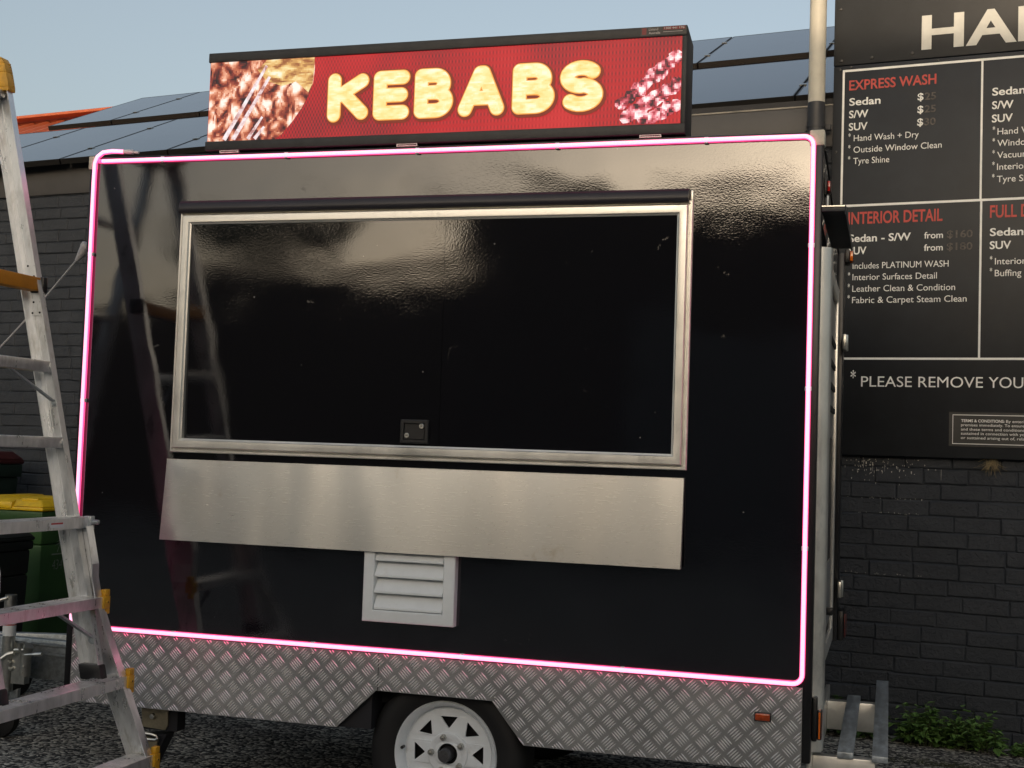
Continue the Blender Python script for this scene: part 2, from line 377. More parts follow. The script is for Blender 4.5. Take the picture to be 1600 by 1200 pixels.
# ------------------------------------------------------------------ mesh builder
class MB:
    def __init__(s):
        s.v, s.f, s.mi, s.cur = [], [], [], 0
    def add(s, vs, fs):
        o = len(s.v)
        s.v += [tuple(p) for p in vs]
        for f in fs:
            s.f.append(tuple(i + o for i in f)); s.mi.append(s.cur)
        return s
    def box(s, x0, x1, y0, y1, z0, z1):
        return s.add([(x0, y0, z0), (x1, y0, z0), (x1, y1, z0), (x0, y1, z0), (x0, y0, z1), (x1, y0, z1), (x1, y1, z1), (x0, y1, z1)],
                     [(0, 3, 2, 1), (4, 5, 6, 7), (0, 1, 5, 4), (1, 2, 6, 5), (2, 3, 7, 6), (3, 0, 4, 7)])
    def hexa(s, p):
        return s.add(p, [(0, 3, 2, 1), (4, 5, 6, 7), (0, 1, 5, 4), (1, 2, 6, 5), (2, 3, 7, 6), (3, 0, 4, 7)])
    def bar(s, a, b, wdt, hgt, up=(0, 0, 1)):
        a, b, up = Vector(a), Vector(b), Vector(up)
        d = (b - a).normalized(); sd_ = d.cross(up).normalized(); u = sd_.cross(d)
        p = []
        for e in (a, b):
            for q in ((-1, -1), (1, -1), (1, 1), (-1, 1)):
                p.append(e + sd_ * q[0] * wdt / 2 + u * q[1] * hgt / 2)
        return s.hexa(p)
    def tube(s, pts, r, n=10, closed=False, r1=None):
        pts = [Vector(p) for p in pts]; N = len(pts); rings = []
        prev = None
        for i, p in enumerate(pts):
            if closed: d = pts[(i + 1) % N] - pts[i - 1]
            else: d = pts[min(i + 1, N - 1)] - pts[max(i - 1, 0)]
            d.normalize()
            if prev is None:
                u = d.cross(Vector((0, 0, 1)) if abs(d.z) < 0.9 else Vector((1, 0, 0))).normalized()
            else:
                u = (prev - d * prev.dot(d)).normalized()
            prev = u; w_ = d.cross(u)
            rr = r if r1 is None else r + (r1 - r) * i / (N - 1)
            rings.append([p + (u * math.cos(2 * math.pi * k / n) + w_ * math.sin(2 * math.pi * k / n)) * rr for k in range(n)])
        o = len(s.v); vs = [q for rg in rings for q in rg]; fs = []
        for i in range(N if closed else N - 1):
            j = (i + 1) % N
            for k in range(n):
                fs.append((i * n + k, i * n + (k + 1) % n, j * n + (k + 1) % n, j * n + k))
        if not closed:
            fs.append(tuple(range(n))[::-1]); fs.append(tuple((N - 1) * n + k for k in range(n)))
        return s.add(vs, fs)
    def lathe(s, prof, c, axis='y', n=48):
        """prof: (radius, along); revolved about a line through c"""
        vs = []; N = len(prof)
        for k in range(n):
            a = 2 * math.pi * k / n
            for r_, h in prof:
                x, y = r_ * math.cos(a), r_ * math.sin(a)
                if axis == 'y': vs.append((c[0] + x, c[1] + h, c[2] + y))
                elif axis == 'z': vs.append((c[0] + x, c[1] + y, c[2] + h))
                else: vs.append((c[0] + h, c[1] + x, c[2] + y))
        fs = []
        for k in range(n):
            k2 = (k + 1) % n
            for i in range(N - 1):
                fs.append((k * N + i, k * N + i + 1, k2 * N + i + 1, k2 * N + i))
        return s.add(vs, fs)
    def prism(s, poly, y0, y1):
        """polygon in x,z extruded along y"""
        n = len(poly)
        vs = [(p[0], y0, p[1]) for p in poly] + [(p[0], y1, p[1]) for p in poly]
        fs = [tuple(range(n)), tuple(range(2 * n - 1, n - 1, -1))]
        fs += [(i, i + n, (i + 1) % n + n, (i + 1) % n) for i in range(n)]
        return s.add(vs, fs)
    def rectsweep(s, x0, x1, z0, z1, prof):
        """mitred frame: prof is (inset, y)"""
        vs = []; fs = []
        for o, y in prof:
            vs += [(x0 + o, y, z0 + o), (x1 - o, y, z0 + o), (x1 - o, y, z1 - o), (x0 + o, y, z1 - o)]
        for i in range(len(prof) - 1):
            for k in range(4):
                a, b = i * 4 + k, i * 4 + (k + 1) % 4
                fs.append((a, b, b + 4, a + 4))
        return s.add(vs, fs)
    def build(s, name, mats, parent=None, smooth=35, bevel=0.0, local=False, seg=2, at=None):
        me = bpy.data.meshes.new(name)
        off = Vector((0, 0, 0))
        if parent is not None and not local:
            q = parent
            while q: off += q.location; q = q.parent
            if at: off -= Vector(at)
        me.from_pydata([Vector(p) - off for p in s.v], [], s.f)
        if not isinstance(mats, (list, tuple)): mats = [mats]
        for M in mats: me.materials.append(M)
        for p, i in zip(me.polygons, s.mi): p.material_index = i
        bm = bmesh.new(); bm.from_mesh(me)
        bmesh.ops.recalc_face_normals(bm, faces=bm.faces)
        if bevel:
            ed = [e for e in bm.edges if len(e.link_faces) == 2 and e.calc_face_angle(0) > R(30)]
            bmesh.ops.bevel(bm, geom=ed, offset=bevel, segments=seg, profile=0.5, affect='EDGES', clamp_overlap=True)
        bm.to_mesh(me); bm.free()
        if smooth:
            for p in me.polygons: p.use_smooth = True
            me.set_sharp_from_angle(angle=R(smooth))
        o = bpy.data.objects.new(name, me)
        COL.objects.link(o)
        if parent: o.parent = parent
        return o

def thing(name, loc, label, cat, rz=0.0, group=None):
    o = bpy.data.objects.new(name, None)
    o.empty_display_size = 0.2
    COL.objects.link(o); o.location = loc; o.rotation_euler.z = rz
    o['label'] = label; o['category'] = cat
    if group: o['group'] = group
    return o
def part_empty(name, parent):
    o = bpy.data.objects.new(name, None); o.empty_display_size = 0.1
    COL.objects.link(o); o.parent = parent
    return o
def tag(o, label=None, cat=None, group=None, kind=None):
    if label: o['label'] = label
    if cat: o['category'] = cat
    if group: o['group'] = group
    if kind: o['kind'] = kind
    return o

TXT = {}
def text_verts(s_, offset=0.0, extrude=0.0):
    key = (s_, offset)
    if key in TXT: return TXT[key]
    c = bpy.data.curves.new('lettering', 'FONT'); c.body = s_; c.size = 1.0; c.offset = offset; c.fill_mode = 'FRONT'; c.resolution_u = 4
    o = bpy.data.objects.new('lettering', c); COL.objects.link(o)
    dg = bpy.context.evaluated_depsgraph_get()
    me = bpy.data.meshes.new_from_object(o.evaluated_get(dg))
    vs = [tuple(v.co) for v in me.vertices]; fs = [tuple(p.vertices) for p in me.polygons]
    bpy.data.objects.remove(o); bpy.data.curves.remove(c); bpy.data.meshes.remove(me)
    TXT[key] = (vs, fs)
    return TXT[key]
CAP = None
def put_text(mb, s_, x0, x1, zb, cap, y, bold=0.0, place=None):
    """lettering fitted between x0 and x1 (x1 None: natural width), baseline zb, capital height cap"""
    global CAP
    if CAP is None:
        CAP = max(v[1] for v in text_verts('H')[0])
    vs, fs = text_verts(s_, bold)
    mnx = min(v[0] for v in vs); mxx = max(v[0] for v in vs)
    kz = cap / CAP
    kx = kz if x1 is None else (x1 - x0) / (mxx - mnx)
    pts = [(x0 + (v[0] - mnx) * kx, y, zb + v[1] * kz) for v in vs]
    if place: pts = [place(p) for p in pts]
    mb.add(pts, fs)
    return mb

# ------------------------------------------------------------------ ground
g = MB()
g.add([(-150, -150, 0), (150, -150, 0), (150, 150, 0), (-150, 150, 0)], [(0, 1, 2, 3)])
tag(g.build('ground', M_asph, smooth=0), kind='structure')

# ------------------------------------------------------------------ car wash building: brick wall, fascia, roof
W0 = Vector((0.61362812, 2.69014437, 0)); WR = R(-7.06347)
bld = thing('car_wash_building', W0, 'black painted brick building with charcoal fascia and terracotta sheet roof behind the trailer', 'building', WR)
# local coordinates: x along the wall, y away from the camera, z up
b = MB()
b.box(-17.9, 6.0, 0.009, 0.24, -0.2, 3.30)
rb = random.Random(3)
course, bl, gap = 0.0845, 0.24, 0.005
for r_ in range(39):
    z0 = r_ * course; x = -18.0 - (0.12 if r_ % 2 else 0.0) - rb.random() * 0.02
    while x < 6.0:
        x1 = x + bl + rb.uniform(-0.012, 0.012)
        d = rb.uniform(-0.004, 0.0035); j = [rb.uniform(-0.002, 0.002) for _ in range(4)]; j[0] *= 1.6; j[1] *= 1.6
        y = -d; e = 0.0055
        a0, a1, c0, c1 = x + gap / 2, x1 - gap / 2, z0 + gap / 2 + j[0], z0 + course - gap / 2 + j[1]
        t1, t2 = rb.uniform(-0.002, 0.002), rb.uniform(-0.002, 0.002)
        vs = [(a0 - e, 0.0091, c0 - e), (a1 + e, 0.0091, c0 - e), (a1 + e, 0.0091, c1 + e), (a0 - e, 0.0091, c1 + e),
              (a0, y + 0.004 + t1, c0), (a1, y + 0.004 + t2, c0), (a1, y + 0.004 + t2, c1), (a0, y + 0.004 + t1, c1),
              (a0 + e, y + t1, c0 + e), (a1 - e, y + t2, c0 + e), (a1 - e, y + t2, c1 - e), (a0 + e, y + t1, c1 - e)]
        b.add(vs, [(0, 1, 5, 4), (1, 2, 6, 5), (2, 3, 7, 6), (3, 0, 4, 7), (4, 5, 9, 8), (5, 6, 10, 9), (6, 7, 11, 10), (7, 4, 8, 11), (8, 9, 10, 11)])
        x = x1
wall_o = b.build('wall', M_brick, bld, smooth=0, local=True)
f = MB(); f.box(-17.9, 6.0, -0.012, 0.10, 3.222, 3.455)
fo = f.build('fascia', M_fascia, bld, local=True, bevel=0.004)
f = MB(); f.box(-17.9, 6.0, -0.016, -0.0, 3.4555, 3.464)
f.build('flashing', mat('pale_flashing_edge', (0.25, 0.235, 0.2), 0.5, 0.4, var=0.3, vscale=9), bld, local=True)
# screws along the fascia
# roof: corrugated sheet rising at 25 degrees from the fascia
TH = R(25); cu, su = math.cos(TH), math.sin(TH)
def roofp(s_, u, h=0.0, b0=0.1, z0=3.56):
    s_, u = s_ - 0.05 * u, u + 0.05 * (s_ + 1.2)      # the roof runs slightly askew to the wall
    return (s_, b0 + u * cu - h * su, z0 + u * su + h * cu)
rf = MB(); vs = []; fs = []
xs = []; x = -18.2
while x < 6.0:
    xs += [(x, 0), (x + 0.05, 0), (x + 0.065, 0.028), (x + 0.095, 0.028), (x + 0.11, 0)]
    x += 0.19
for (s_, h) in xs:
    vs.append(roofp(s_, -0.02 - 0.05 * (s_ + 1.2), -0.135 + h)); vs.append(roofp(s_, 3.1, -0.135 + h))
for i in range(len(xs) - 1): fs.append((2 * i, 2 * i + 2, 2 * i + 3, 2 * i + 1))
rf.add(vs, fs)
a, c_ = roofp(-18.2, 3.1, -0.10), roofp(6, 3.1, -0.10)
rf.add([a, c_, (c_[0], c_[1] + 3.5, c_[2] - 1.7), (a[0], a[1] + 3.5, a[2] - 1.7)], [(0, 1, 2, 3)])
rfo = rf.build('roof', M_roof, bld, local=True, smooth=0)
rc = MB(); rc.bar((a[0], a[1], a[2] + 0.02), (c_[0], c_[1], c_[2] + 0.02), 0.26, 0.03)
rc.build('ridge_cap', M_roof, rfo, local=True, bevel=0.008)
gut = MB(); gut.box(-17.9, 6, 0.0, 0.07, 3.4652, 3.50)
gut.build('gutter', M_matt, bld, local=True)
sp = MB(); rs = random.Random(5)
for i in range(95):
    x = rs.gauss(-0.66, 0.11); z = 1.485 - abs(rs.gauss(0, 0.055)); l = rs.choice([0.004, 0.005, 0.006, 0.008, 0.014]); wd = rs.uniform(0.0010, 0.0032)
    if rs.random() < 0.05: l = rs.uniform(0.03, 0.07); wd = 0.0008
    sp.add([(x - wd, -0.0065, z), (x + wd, -0.0065, z), (x + wd * 0.6, -0.0065, z - l), (x - wd * 0.6, -0.0065, z - l)], [(0, 1, 2, 3)])
for z in (1.27, 1.19, 0.86):
    for i in range(16):
        x = rs.uniform(-0.85, -0.45); z2 = z + rs.uniform(-0.004, 0.004)
        sp.add([(x, -0.0065, z2), (x + 0.006, -0.0065, z2 + 0.002), (x + 0.005, -0.0065, z2 - 0.003)], [(0, 1, 2)])
sp.build('droppings', M_splat, bld, local=True, smooth=0)

# ------------------------------------------------------------------ solar panels
GP = 'solar panels in two rows on the terracotta roof'
low = [-9.18, -8.26, -7.34, -6.42, -5.5, -4.655, -3.81, -2.965, -2.12, -1.2, -0.28, 0.64]
upp = [-8.0, -7.32, -6.42, -5.5, -4.655, -3.81, -2.965, -2.15, -1.23, -0.31, 0.61]
where = {0: 'far left, behind the ladder top', 1: 'second from the left, behind the ladder', 2: 'left of the trailer corner', 3: 'above the pink corner of the trailer',
         4: 'just left of the red lit sign', 5: 'hidden behind the left end of the red sign', 6: 'hidden behind the middle of the red sign',
         7: 'half hidden behind the right end of the sign', 8: 'between the red sign and the cream pipe', 9: 'behind the cream pipe', 10: 'behind the price board'}
whereu = {0: 'leftmost, with terracotta roof showing beside it', 1: 'second from its left end', 2: 'touching the left edge of the red sign', 3: 'hidden behind the sign picture',
          4: 'hidden behind the first letters of the sign', 5: 'hidden behind the middle letters of the sign', 6: 'hidden behind the right of the sign', 7: 'between the sign and the cream pipe', 8: 'with the cream pipe passing in front', 9: 'behind the black name board'}
def solar(i, s0, s1, u0, u1, row, wh):
    base = Vector(W0) + Matrix.Rotation(WR, 3, 'Z') @ Vector(roofp((s0 + s1) / 2, (u0 + u1) / 2, -0.1))
    t = thing('solar_panel', base, 'dark blue glass solar panel, %s row, %s' % (row, wh), 'solar panel', WR, GP)
    mid = Vector(roofp((s0 + s1) / 2, (u0 + u1) / 2, -0.1))
    def L(s_, u, h): return Vector(roofp(s_, u, h)) - mid
    e = 0.006
    gl = MB(); gl.hexa([L(s0 + .014, u0 + .012, -.02), L(s1 - .014, u0 + .012, -.02), L(s1 - .014, u1 - .012, -.02), L(s0 + .014, u1 - .012, -.02),
                        L(s0 + .014, u0 + .012, -.001), L(s1 - .014, u0 + .012, -.001), L(s1 - .014, u1 - .012, -.001), L(s0 + .014, u1 - .012, -.001)])
    gl.build('glass', M_panel, t, smooth=0, local=True)
    fr = MB()
    for (a0, a1, b0, b1) in ((s0 + e, s1 - e, u0, u0 + .0119), (s0 + e, s1 - e, u1 - .0119, u1), (s0 + e, s0 + .0139, u0 + .012, u1 - .012), (s1 - .0139, s1 - e, u0 + .012, u1 - .012)):
        fr.hexa([L(a0, b0, -.04), L(a1, b0, -.04), L(a1, b1, -.04), L(a0, b1, -.04), L(a0, b0, 0), L(a1, b0, 0), L(a1, b1, 0), L(a0, b1, 0)])
    fr.build('frame', M_pframe, t, smooth=0, local=True)
    for u in (u0 + 0.38, u1 - 0.38):
        cl = MB(); cl.hexa([L(s1 - .02, u - .02, 0.0005), L(s1 + .02, u - .02, 0.0005), L(s1 + .02, u + .02, 0.0005), L(s1 - .02, u + .02, 0.0005),
                            L(s1 - .02, u - .02, .006), L(s1 + .02, u - .02, .006), L(s1 + .02, u + .02, .006), L(s1 - .02, u + .02, .006)])
        cl.build('clamp', M_zinc, t, smooth=0, local=True)
for i in range(11): solar(i, low[i], low[i + 1], 0.0, 1.53, 'lower', where[i])
for i in range(10): solar(i, upp[i], upp[i + 1], 1.87, 3.33, 'upper', whereu[i])

# ------------------------------------------------------------------ price board and name board on the wall
pb = thing('price_board', W0 + Matrix.Rotation(WR, 3, 'Z') @ Vector((0.4, -0.03, 1.5)), 'black price board listing wash prices in white and red lettering on the brick wall', 'sign', WR)
O_ = Vector((0.4, -0.03, 1.5))
def PL(p): return Vector(p) - O_
b = MB(); b.box(-0.955, 1.9, -0.045, -0.016, 1.498, 3.664)
b.v = [tuple(PL(p)) for p in b.v]
b.build('board', M_board, pb, local=True, bevel=0.003)
YB = -0.0475
import_px = 1.0
def wz(mb): mb.v = [tuple(PL(p)) for p in mb.v]; return mb
rl = MB()
for (x0, x1, z0, z1) in ((-0.905, 1.85, 3.628, 3.641), (-0.905, -0.893, 2.883, 3.6279), (-0.888, 1.85, 2.868, 2.881), (-0.176, -0.165, 2.8812, 3.6278), (-0.172, -0.161, 2.0322, 2.8678), (-0.945, 1.85, 2.020, 2.032)):
    rl.add([(x0, YB, z0), (x1, YB, z0), (x1, YB, z1), (x0, YB, z1)], [(0, 1, 2, 3)])
wz(rl).build('rule_lines', M_letw, pb, smooth=0, local=True)
# a pixel-free layout: baselines in metres
red, whb, whs, gho, tcs = 'heading', 'price_line', 'detail_line', 'worn_price', MB()
LM = {'heading': M_letr, 'price_line': M_letw, 'detail_line': M_letw, 'worn_price': M_ghost}
def line(kind, *a):
    wz(put_text(MB(), *a)).build('bullet_mark' if a[0] == '*' else kind, LM[kind], pb, smooth=0, local=True)
line(red, 'EXPRESS WASH', -0.868, -0.405, 3.524, 0.053, YB, 0.018)
line(red, 'INTERIOR DETAIL', -0.858, -0.362, 2.772, 0.064, YB, 0.018)
line(red, 'FULL DETAIL', -0.122, 0.235, 2.778, 0.064, YB, 0.018)
for s_, z, x1 in (('Sedan', 3.437, -0.697), ('S/W', 3.367, -0.762), ('SUV', 3.297, -0.765)): line(whb, s_, -0.866, x1, z, 0.040, YB, 0.02)
for s_, z, x1 in (('Sedan', 3.435, 0.045), ('S/W', 3.362, -0.012), ('SUV', 3.290, -0.015)): line(whb, s_, -0.119, x1, z, 0.040, YB, 0.02)
for z, n_ in ((3.437, '25'), (3.367, '25'), (3.297, '30')):
    line(whb, '$', -0.501, -0.470, z + 0.002, 0.038, YB, 0.02); line(gho, n_, -0.464, -0.405, z + 0.002, 0.038, YB, 0.02)
line(whb, 'Sedan - S/W', -0.854, -0.524, 2.672, 0.040, YB, 0.02); line(whb, 'SUV', -0.853, -0.758, 2.603, 0.040, YB, 0.02)
line(whb, 'Sedan', -0.121, 0.045, 2.680, 0.040, YB, 0.02); line(whb, 'SUV', -0.121, -0.015, 2.610, 0.040, YB, 0.02)
for z, n_ in ((2.678, '$160'), (2.611, '$180')):
    line(whb, 'from', -0.455, -0.358, z, 0.034, YB, 0.012); line(gho, n_, -0.338, -0.207, z, 0.038, YB, 0.02)
for s_, z, x1 in (('Hand Wash + Dry', 3.235, -0.492), ('Outside Window Clean', 3.170, -0.372), ('Tyre Shine', 3.107, -0.645)):
    line(whs, s_, -0.838, x1, z, 0.034, YB, 0.0); line(whs, '*', -0.867, -0.855, z + 0.014, 0.030, YB, 0.012)
for s_, z in (('Hand Wash + Dry', 3.222), ('Window Clean', 3.159), ('Vacuum', 3.095), ('Interior Wipe', 3.032), ('Tyre Shine', 2.966)):
    line(whs, s_, -0.090, None, z, 0.034, YB, 0.0); line(whs, '*', -0.114, -0.102, z + 0.014, 0.030, YB, 0.012)
for s_, z, x1 in (('Includes PLATINUM WASH', 2.522, -0.327), ('Interior Surfaces Detail', 2.459, -0.386), ('Leather Clean & Condition', 2.395, -0.292), ('Fabric & Carpet Steam Clean', 2.332, -0.233)):
    line(whs, s_, -0.830, x1, z, 0.034, YB, 0.0); line(whs, '*', -0.855, -0.843, z + 0.014, 0.030, YB, 0.012)
for s_, z in (('Interior Detail', 2.527), ('Buffing', 2.464)):
    line(whs, s_, -0.094, None, z, 0.034, YB, 0.0); line(whs, '*', -0.119, -0.107, z + 0.014, 0.030, YB, 0.012)
line(whs, 'PLEASE REMOVE', -0.773, -0.145, 1.873, 0.056, YB, 0.0); line(whs, 'YOUR', -0.117, None, 1.873, 0.056, YB, 0.0); line(whs, '*', -0.830, -0.802, 1.890, 0.068, YB, 0.008)
tp = MB(); tp.box(-0.312, 1.0, -0.0505, -0.0452, 1.560, 1.742); tpo = wz(tp).build('terms_plate', mat('terms_plate_grey', (0.035, 0.034, 0.031), 0.5, var=0.2), pb, local=True)
YT = -0.0522
for (x0, x1, z0, z1) in ((-0.294, 0.95, 1.7255, 1.729), (-0.294, 0.95, 1.573, 1.5765), (-0.294, -0.291, 1.5767, 1.7253)):
    tcs.add([(x0, YT, z0), (x1, YT, z0), (x1, YT, z1), (x0, YT, z1)], [(0, 1, 2, 3)])
put_text(tcs, 'TERMS & CONDITIONS:', -0.251, -0.036, 1.690, 0.0142, YT, 0.02)
for s_, z, x0, x1 in (('By entering', 1.690, -0.028, 0.085), ('premises immediately. To ensure', 1.668, -0.251, 0.062), ('and these terms and conditions', 1.645, -0.251, 0.062), ('sustained in connection with your', 1.623, -0.251, 0.085), ('or sustained arising out of, relating', 1.600, -0.251, 0.10)):
    put_text(tcs, s_, x0, x1, z, 0.0142, YT, 0.0)
wz(tcs).build('terms_lettering', M_letw, tpo, smooth=0, local=True)
sc = MB()
for x, z in ((-0.92, 3.645), (-0.86, 3.655), (-0.935, 3.18), (-0.935, 2.2), (-0.4, 3.653)):
    wz(MB().lathe([(0, -0.051), (0.007, -0.050), (0.008, -0.044)], (x, 0, z), 'y', 10)).build('screw', M_blackplastic, pb, local=True)

nb = thing('name_board', W0 + Matrix.Rotation(WR, 3, 'Z') @ Vector((0.4, -0.03, 3.67)), 'tall black board with big cream capital letters above the price board', 'sign', WR)
O_ = Vector((0.4, -0.03, 3.67))
b = MB(); b.box(-0.957, 1.9, -0.042, -0.014, 3.670, 4.9); wz(b).build('board', M_board, nb, local=True, bevel=0.003)
YN = -0.0445
lt = MB()
for ch, x0, x1 in (('H', -0.486, -0.267), ('A', -0.257, -0.001), ('N', 0.006, 0.222), ('D', 0.245, 0.455)):
    put_text(lt, ch, x0, x1, 3.724, 0.176, YN, 0.026)
wz(lt).build('lettering', M_letg, nb, smooth=0, local=True)
sc = MB()
for x, z in ((-0.925, 3.99), (-0.915, 3.695), (-0.75, 3.70), (-0.535, 3.705), (-0.33, 4.05), (0.1, 3.70)):
    wz(MB().lathe([(0, -0.049), (0.008, -0.048), (0.010, -0.041)], (x, 0, z), 'y', 10)).build('screw', M_blackplastic, nb, local=True)

ns = MB(); rs = random.Random(9)
for i in range(90):
    a0 = rs.uniform(-2.9, -0.2); l = rs.uniform(0.02, 0.07); x, z = rs.gauss(0, 0.012), rs.gauss(0, 0.01)
    ns.bar((x, rs.uniform(-0.02, 0), z), (x + l * math.cos(a0), rs.uniform(-0.03, 0.0), z + l * math.sin(a0)), 0.001, 0.001)
ns.bar((-0.07, -0.01, 0.0), (0.0, -0.015, 0.03), 0.0015, 0.0015)
no = ns.build('straw_nest', M_straw, smooth=0)
no.location = W0 + Matrix.Rotation(WR, 3, 'Z') @ Vector((-0.095, -0.02, 1.482)); no.rotation_euler.z = WR
tag(no, 'small tuft of dry straw poking out under the price board', 'nest')

# ------------------------------------------------------------------ cream pipe on the wall
pp = thing('downpipe', W0 + Matrix.Rotation(WR, 3, 'Z') @ Vector((-1.03, -0.14, 0)), 'tall cream pipe with charcoal painted lower half beside the price board', 'pipe', WR)
t_ = MB(); t_.tube([(0, 0, 3.44), (0, 0, 5.2)], 0.046, 24); t_.build('upper_pipe', M_pipe, pp, local=True)
t_ = MB(); t_.tube([(0, 0, 0), (0, 0, 3.43), (0, 0, 3.4401)], 0.0475, 24); t_.build('lower_pipe', M_pipeg, pp, local=True)
for z in (0.6, 2.0, 3.3):
    t_ = MB(); t_.tube([(0, 0, z), (0, 0, z + 0.03)], 0.051, 24); t_.box(-0.07, 0.07, 0.05, 0.08, z, z + 0.03); t_.build('bracket', M_pipeg, pp, local=True)

# ------------------------------------------------------------------ food trailer
TR = thing('food_trailer', (-1.7, 0.82, 0), 'black food trailer outlined in pink neon with steel counter and tread plate skirt', 'food trailer')
X0, X1, ZB, ZT, YD = -3.19, -0.243, 0.60, 2.598, 1.62
b = MB(); b.box(X0 + 0.012, X1 - 0.012, 0.012, YD, ZB, ZT - 0.004)
body = b.build('body', M_black, TR, bevel=0.004)
# front-facing cladding sheet with the hatch opening cut out of it
WX0, WX1, WZ0, WZ1 = -2.752, -0.690, 1.403, 2.372
b = MB()
for (x0, x1, z0, z1) in ((X0 + .03, X1 - .03, ZB + .07, WZ0 + .02), (X0 + .03, X1 - .03, WZ1 - .02, ZT - .012), (X0 + .03, WX0 + .02, WZ0 + .02, WZ1 - .02), (WX1 - .02, X1 - .03, WZ0 + .02, WZ1 - .02)):
    b.add([(x0, 0, z0), (x1, 0, z0), (x1, 0, z1), (x0, 0, z1)], [(0, 1, 2, 3)])
b.build('side_panel', M_black, TR, smooth=0)
# corner and edge extrusions
for x0, x1 in ((X0, X0 + 0.0299), (X1 - 0.0299, X1)):
    b = MB(); b.box(x0, x1, -0.006, 0.05, 0.42 if x0 > -1 else 0.41, ZT - 0.03); b.build('corner_trim', M_blacktrim, TR, bevel=0.006)
b = MB(); b.box(X0 + .03, X1 - .03, -0.005, 0.05, ZT - .0119, ZT + .004); b.build('roof_trim', M_blacktrim, TR, bevel=0.004)
b = MB(); b.box(X0 + .03, X1 - .03, -0.004, 0.03, ZB + .055, ZB + .0699); b.build('sill_trim', M_blacktrim, TR, bevel=0.003)
for x0, x1 in ((X0 - .006, X0 + .036), (X1 - .046, X1 + .006)):
    b = MB(); b.box(x0, x1, -0.010, 0.05, ZT - .046, ZT + .010); b.build('corner_cap', M_capw, TR, bevel=0.006)
# neon outline
NX0, NX1, NZ0, NZ1, NY = -3.163, -0.2755, 0.688, 2.584, -0.016
def arc(cx, cz, r, a0, a1, n=6): return [(cx + r * math.cos(R(a0 + (a1 - a0) * k / n)), cz + r * math.sin(R(a0 + (a1 - a0) * k / n))) for k in range(n + 1)]
path = [(-3.125, NZ1), (-2.0, NZ1 - .002), (-1.2, NZ1 - .002), (-.5, NZ1)] + arc(NX1 - .032, NZ1 - .032, .032, 90, 0) + [(NX1, 1.6)] + arc(NX1 - .032, NZ0 + .032, .032, 0, -90) \
     + [(-1.6, NZ0 + .001)] + arc(NX0 + .035, NZ0 + .035, .035, 270, 180) + [(NX0, 1.2), (NX0 + .002, 1.9), (NX0, 2.50), (NX0 + .001, 2.575)]
p3 = [(x, NY, z) for x, z in path] + [(NX0 + .012, NY, 2.603), (NX0 + .035, NY + .004, 2.622), (NX0 + .07, NY + .012, 2.628), (NX0 + .12, NY + .02, 2.626)]
b = MB(); b.tube(p3, 0.0070, 10)
ne = b.build('neon_strip', M_neon, TR, smooth=60)
b = MB(); b.tube([(p[0], p[1] + .0065, p[2]) for p in p3], 0.0092, 10); b.build('jacket', M_neonjack, ne, smooth=60)
b = MB(); b.tube([(NX0 + .1205, NY + .024, 2.626), (NX0 + .16, NY + .03, 2.624)], 0.010, 10); b.tube([(NX0 + .1605, NY + .03, 2.624), (NX0 + .185, NY + .032, 2.622)], 0.006, 8)
b.build('end_cap', M_clear, ne, smooth=60)
for cx, cz, hv in [(-2.85, NZ1, 0), (-2.3, NZ1 - .001, 0), (-1.75, NZ1 - .002, 0), (-1.2, NZ1 - .002, 0), (-.65, NZ1 - .001, 0), (-2.7, NZ0, 0), (-2.1, NZ0 + .001, 0), (-1.5, NZ0 + .001, 0), (-.9, NZ0, 0),
                   (NX1, 2.2, 1), (NX1, 1.7, 1), (NX1, 1.15, 1), (NX0, 2.2, 1), (NX0, 1.6, 1), (NX0, 1.1, 1)]:
    b = MB(); q_ = .0115
    if hv: b.box(cx - q_, cx + q_, NY + .001, NY + .016, cz - .008, cz + .008)
    else: b.box(cx - .008, cx + .008, NY + .001, NY + .016, cz - q_, cz + q_)
    b.build('clip', M_clear, ne, bevel=.002)
b = MB(); b.tube([(-3.128, NY + .003, NZ1), (-3.142, NY + .003, NZ1)], 0.0085, 12); b.build('strip_end', M_neonjack, ne, smooth=60)

# serving hatch
sw = MB(); sw.rectsweep(WX0, WX1, WZ0, WZ1 - .004, [(0, 0.001), (0, -.012), (.003, -.016), (.010, -.016), (.012, -.008), (.016, -.008), (.018, -.026), (.021, -.030), (.033, -.031), (.046, -.030), (.050, -.024), (.055, -.0215), (.056, -.001)])
swo = sw.build('serving_hatch', M_alu, TR, smooth=20)
b = MB(); hy0, hy1, hz0, hz1 = -.003, -.0192, WZ0 + .054, WZ1 - .056      # the hatch leans out a little at its top hinge
for xa, xb_ in ((WX0 + .054, -1.623), (-1.621, WX1 - .054)):
    b.add([(xa, hy0, hz0), (xb_, hy0, hz0), (xb_, hy1, hz1), (xa, hy1, hz1)], [(0, 1, 2, 3)])
b.add([(-1.624, hy0 + .002, hz0), (-1.620, hy0 + .002, hz0), (-1.620, hy1 + .002, hz1), (-1.624, hy1 + .002, hz1)], [(0, 1, 2, 3)])
hatch = b.build('hatch_panel', gloss_black('gloss_black_hatch'), swo, smooth=0)
hatch.rotation_euler.x = 0
b = MB()
nseg = 14
prof = [(.0, -.002), (.0, -.020), (-.004, -.030), (-.012, -.036), (-.030, -.040), (-.040, -.040), (-.048, -.036), (-.05, -.028), (-.05, -.002)]
vs = []; fs = []
xs = [WX0 + .004 + (WX1 - WX0 - .018) * i / nseg for i in range(nseg + 1)]
for i, x in enumerate(xs):
    sag = -0.006 * math.sin(math.pi * i / nseg) * 0
    for dz, y in prof: vs.append((x, y, 2.408 + dz + sag))
n_ = len(prof)
